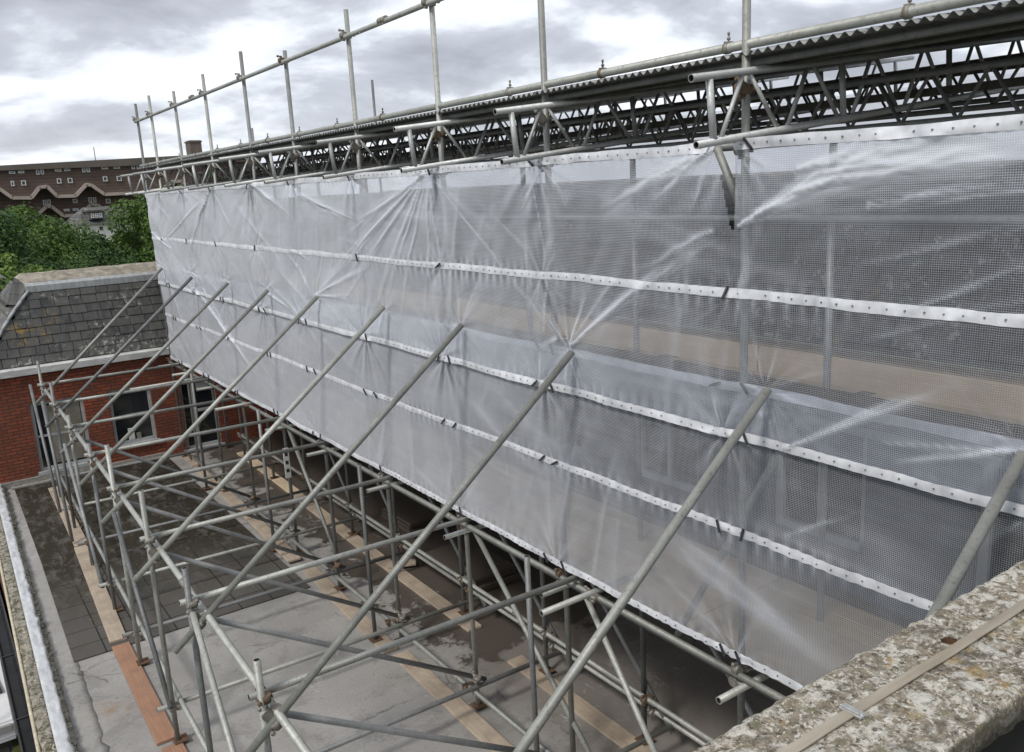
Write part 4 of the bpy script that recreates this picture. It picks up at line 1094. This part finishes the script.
bm = bmesh.new(); a = xz(-60, 200, YB+3); b = xz(260, 190, YB+3); prism(bm, [(a[0], -6), (b[0], -6), (b[0], b[1]), (a[0], a[1])], 'y', YB+3, YB+14); obj('lower_storeys', bm, 'brown_tile', est)
bm = bmesh.new(); strip_poly(bm, [xz(x, y-.6) for x, y in l1], .34, YB-.5, YB+.3); bmesh.ops.recalc_face_normals(bm, faces=bm.faces); obj('stone_band', bm, 'trim_stone', est)
bm = bmesh.new(); strip_poly(bm, [xz(x, y-.6, YB+1) for x, y in l2], .34, YB+1, YB+1.8); bmesh.ops.recalc_face_normals(bm, faces=bm.faces); obj('stone_band', bm, 'trim_stone', est)
bm = bmesh.new(); prism(bm, [xz(-60, 173), xz(260, 161), xz(260, 153), xz(185, 155.4), xz(0, 165.6), xz(-60, 169)], 'y', YB-.4, YB+14.3)
obj('roof_fascia', bm, 'far_flat', est)
for (px, py, w, h, Y) in ((12, 172.5, 6, 2, YB), (21, 172, 6, 2, YB), (37.5, 172, 2.4, 5, YB), (42, 171.6, 2.4, 5, YB), (58, 170.3, 6, 2, YB), (67, 169.8, 6, 2, YB), (83.5, 170, 2.6, 4, YB), (88, 169.8, 2.6, 4, YB), (104.5, 168, 6, 2.2, YB), (116.5, 167.2, 6, 2.4, YB), (133, 167, 2.6, 4, YB), (138, 167, 2.6, 4, YB),
        (12.5, 183.5, 2.6, 4.5, YB), (23.5, 183, 4, 4.5, YB), (59, 181, 3.6, 4.5, YB), (70, 180.5, 4, 4.5, YB), (105, 178.8, 3.6, 4.5, YB), (119, 178.5, 4, 4.5, YB),
        (44.5, 202.5, 2.6, 4.6, YB+1.5), (48.8, 202.2, 2.6, 4.6, YB+1.5), (90, 200, 2.6, 4.6, YB+1.5), (94.6, 199.8, 2.6, 4.6, YB+1.5), (75, 201, 4, 3.6, YB+1.5), (66.5, 210, 5.5, 1.8, YB+1.5), (75.5, 209.5, 5.5, 1.8, YB+1.5), (108, 201, 4, 4, YB+1.5)):
    a = xz(px-w/2, py+h/2+.4, Y); b = xz(px+w/2, py-h/2-.4, Y)
    t = .09; wf = bmesh.new()
    add_box(wf, (a[0], Y-.12, a[1]), (a[0]+t, Y-.004, b[1])); add_box(wf, (b[0]-t, Y-.12, a[1]), (b[0], Y-.004, b[1]))
    add_box(wf, (a[0]+t, Y-.12, a[1]), (b[0]-t, Y-.004, a[1]+t)); add_box(wf, (a[0]+t, Y-.12, b[1]-t), (b[0]-t, Y-.004, b[1]))
    w_ = obj('window', wf, 'white_paint', est); box('pane', (a[0]+t, Y-.05, a[1]+t), (b[0]-t, Y-.003, b[1]-t), 'glass', w_)
a = xz(191.5, 158, 112); b = xz(201, 140, 112)
bm = bmesh.new(); add_box(bm, (a[0], 112, 5), (b[0], 114, b[1]), 0, .05); add_box(bm, (a[0]-.08, 111.9, b[1]-.25), (b[0]+.08, 114.1, b[1]-.1)); obj('chimney', bm, 'far_flat', est)
a = xz(94, 150, 110); tube('aerial', (a[0], 110, 9), (a[0], 110, a[1]+.3), 'galv_dark', est, .05, False)
# small house
YH = 72.
hs = thing('slate_roof_house', 'small cream house with dark slate roof and a white dormer window among the trees', 'house', (13, YH, -6))
a = xz(80.5, 225, YH); b = xz(135, 220, YH)
bm = bmesh.new(); add_box(bm, (a[0], YH, -6), (b[0], YH+7, a[1])); obj('wall', bm, 'render_pale', hs) if 'render_pale' in M else (bm.free())
simple('render_pale', (.62, .60, .54), (.74, .72, .66), 1, .9)
bm = bmesh.new(); add_box(bm, (a[0], YH, -6), (b[0], YH+7, a[1])); obj('wall', bm, 'render_pale', hs)
t0 = xz(92, 207, YH+2.5)
bm = bmesh.new()
v = [bm.verts.new(p) for p in ((a[0]-.3, YH-.3, a[1]), (b[0], YH-.3, a[1]), (b[0], YH+2.5, t0[1]), (a[0]+.7, YH+2.5, t0[1]), (a[0]-.3, YH+7, a[1]), (b[0], YH+7, a[1]))]
for q in ((0, 1, 2, 3), (3, 2, 5, 4), (0, 3, 4), (1, 5, 2), (0, 4, 5, 1)): bm.faces.new([v[i] for i in q])
bmesh.ops.recalc_face_normals(bm, faces=bm.faces); obj('roof', bm, 'slate', hs)
a = xz(89.5, 219.5, YH-.2); b = xz(104, 211, YH-.2)
bm = bmesh.new(); add_box(bm, (a[0], YH-.2, a[1]), (b[0], YH+2, b[1])); add_box(bm, (a[0]-.15, YH-.35, b[1]), (b[0]+.15, YH+2, b[1]+.12)); dm = obj('dormer', bm, 'slate', hs)
bm = bmesh.new(); w = (b[0]-a[0]); z0, z1 = a[1]+.1, b[1]-.12
for k in range(3):
    x0 = a[0]+.12+k*(w-.24)/3; x1 = x0+(w-.24)/3-.05
    for q in ((x0, z0, x0+.07, z1), (x1-.07, z0, x1, z1), (x0+.07, z0, x1-.07, z0+.07), (x0+.07, z1-.07, x1-.07, z1), (x0+.07, (z0+z1)/2-.03, x1-.07, (z0+z1)/2+.03)): add_box(bm, (q[0], YH-.27, q[1]), (q[2], YH-.204, q[3]))
wn = obj('window', bm, 'white_paint', dm); 
for px in (87, 101, 110):
    a = xz(px-1, 230, YH); b = xz(px+1.5, 226.5, YH); w_ = box('window', (a[0], YH-.05, a[1]), (b[0], YH-.004, b[1]), 'glass', hs)

def tree(x, y, ztop, rx, rz, mt, label, nleaf, ls, seed, zbase=-6, group='trees beyond the brick building'):
    r = random.Random(seed); t = thing('broadleaf_tree', label, 'tree', (x, y, zbase), group)
    bm = bmesh.new(); cz = ztop-rz
    add_tube(bm, (x, y, zbase), (x+.1, y, cz-rz*.4), .28, 10, False)
    lobes = []
    for k in range(22):
        th = r.uniform(0, 2*PI); ph = math.acos(r.uniform(-.55, 1)); q = r.uniform(.45, .80)
        c = Vector((x+rx*q*math.cos(th)*math.sin(ph), y+rx*q*math.sin(th)*math.sin(ph), cz+rz*q*math.cos(ph)))
        lobes.append((c, r.uniform(.26, .42)*min(rx, rz)))
        if k % 2 == 0: add_tube(bm, (x, y, cz-rz*.5), c, .06, 6, False)
    lobes.append((Vector((x, y, cz)), .6*min(rx, rz)))
    bmesh.ops.recalc_face_normals(bm, faces=bm.faces); obj('trunk', bm, 'bark', t)
    bm = bmesh.new()
    for i in range(nleaf):
        c, R_ = r.choice(lobes); d = Vector((r.gauss(0, 1), r.gauss(0, 1), r.gauss(0, 1)+.25)).normalized()
        p = c+d*R_*(r.uniform(.72, 1.12) if r.random() < .8 else r.uniform(.2, 1.3))
        nrm = (d+Vector((r.gauss(0, .5), r.gauss(0, .5), r.gauss(0, .5)+.3))).normalized(); u, v, _ = frame_of(nrm)
        s_ = ls*r.uniform(.6, 1.3); an = r.uniform(0, PI); u2 = u*math.cos(an)+v*math.sin(an); v2 = (v*math.cos(an)-u*math.sin(an))*.6
        bm.faces.new([bm.verts.new(p+q*s_) for q in (u2*-.5, u2*-.1+v2*.5, u2*.5, u2*-.1-v2*.5)])
    obj('crown', bm, mt, t)
def tpx(px, py, Y): p = P3(px, py, Y); return p.x, p.z
for (px, py, Y, rx, rz, mt, lab, nl, ls, sd) in (
    (18, 198, 46, 3.3, 4.2, 'leaf_mid', 'tall mid-green tree at the left edge below the brown block', 26000, .18, 1),
    (62, 217, 50, 2.4, 3.6, 'leaf_mid', 'rounded mid-green tree just left of the small slate-roofed house', 20000, .18, 2),
    (-18, 205, 40, 2.6, 4, 'leaf_dark', 'dark tree crown cut by the left edge of the view', 14000, .17, 3),
    (134, 175, 37, 1.9, 4.3, 'leaf_mid', 'dark green tree between the small house and the far edge of the sheeting', 26000, .145, 4),
    (168, 178, 44, 3.2, 4.5, 'leaf_mid', 'tree top seen through the farthest lattice beam ends', 16000, .19, 5),
    (104, 222, 36, 1.6, 3.2, 'leaf_dark', 'dark shrubby tree below the cream wall of the small house', 18000, .14, 6),
    (215, 172, 52, 3.5, 5., 'leaf_mid', 'far tree behind the posts of the scaffold', 8000, .28, 7),
    (36, 252, 31, .62, 1.3, 'leaf_pale', 'pale green bush top just above the flat cap of the slate roof', 5000, .13, 8),
    (8, 250, 31, .8, 1.5, 'leaf_pale', 'light green bush at the left edge above the slate roof hip', 5000, .14, 9),
    (70, 262, 29, 1.1, 1.6, 'leaf_mid', 'low green bush behind the middle of the slate roof cap', 7000, .13, 10),
    (118, 255, 30, 1.3, 2.2, 'leaf_dark', 'low dark bush behind the cap beside the sheeting edge', 8000, .14, 11),
    (88, 246, 42, 2.4, 3.0, 'leaf_mid', 'broad mid-green tree in front of the small house', 20000, .155, 12),
    (-10, 262, 27, .8, 1.6, 'leaf_mid', 'bush beyond the left slope of the slate roof', 4000, .13, 13),
    (45, 232, 38, 2.2, 3.4, 'leaf_dark', 'dark green tree between the left tree and the slate roof', 18000, .15, 14)):
    x, zt_ = tpx(px, py, Y)
    tree(x, Y, zt_, rx, rz, mt, lab, nl, ls, sd, -6)

# ------------------------------------------------------------------ light: overcast sky with broken cloud, soft sun
sc_ = bpy.context.scene
w = bpy.data.worlds.new('World'); sc_.world = w; w.use_nodes = True; nt = w.node_tree; nt.nodes.clear(); n = N(nt)
out = n.node('ShaderNodeOutputWorld')
sky = n.node('ShaderNodeTexSky', sky_type='NISHITA'); sky.sun_disc = False
EL, AZ = math.radians(48), math.radians(250)     # sun behind and left of the camera
sky.sun_elevation = EL; sky.sun_rotation = AZ
tc = n.node('ShaderNodeTexCoord').outputs['Generated']
sp = n.node('ShaderNodeSeparateXYZ'); n.l(tc, sp.inputs[0])
zz = n.math('ADD', n.math('MAXIMUM', sp.outputs['Z'], 0.), .26)
cb = n.node('ShaderNodeCombineXYZ'); n.l(n.math('DIVIDE', sp.outputs['X'], zz), cb.inputs[0]); n.l(n.math('DIVIDE', sp.outputs['Y'], zz), cb.inputs[1])
c1 = n.noise(n.mapping(cb.outputs[0], (1, 1, 1), (4.3, 1.4, 0)), 1.9, 8, .5, .25)
c2 = n.noise(n.mapping(cb.outputs[0], (1, 1, 1), (7, 3, 0)), 2.6, 8, .6, .2)
cc = n.math('ADD', n.math('MULTIPLY', c1, .68), n.math('MULTIPLY', c2, .32))
cl = n.ramp(cc, [(.38, (.29, .305, .345)), (.48, (.41, .43, .48)), (.54, (.63, .66, .71)), (.66, (.88, .90, .94))])
low = n.ramp(sp.outputs['Z'], [(-.02, 1.), (.10, 0.)])
cl = n.mix(n.math('MULTIPLY', low, .3), cl, (.66, .69, .73))
b1 = n.node('ShaderNodeBackground'); n.l(sky.outputs[0], b1.inputs[0]); b1.inputs[1].default_value = .09
b2 = n.node('ShaderNodeBackground'); n.l(cl, b2.inputs[0]); b2.inputs[1].default_value = 1.12
mx = n.node('ShaderNodeMixShader'); mx.inputs[0].default_value = .93
n.l(b1.outputs[0], mx.inputs[1]); n.l(b2.outputs[0], mx.inputs[2]); n.l(mx.outputs[0], out.inputs[0])
sl = bpy.data.lights.new('sun', 'SUN'); sl.energy = 1.5; sl.angle = math.radians(10); sl.color = (1, .96, .9)
so = bpy.data.objects.new('sun', sl); C.objects.link(so)
dirv = Vector((math.sin(AZ)*math.cos(EL), math.cos(AZ)*math.cos(EL), math.sin(EL)))
so.rotation_euler = (-dirv).to_track_quat('-Z', 'Y').to_euler(); so.location = (0, 0, 30)
sc_.view_settings.view_transform = 'Standard'; sc_.view_settings.look = 'None'; sc_.view_settings.exposure = 0.48; sc_.view_settings.gamma = 1
sc_.render.engine = 'CYCLES'; sc_.cycles.transparent_max_bounces = 16; sc_.cycles.max_bounces = 6
sc_.render.resolution_x = 1024; sc_.render.resolution_y = 752
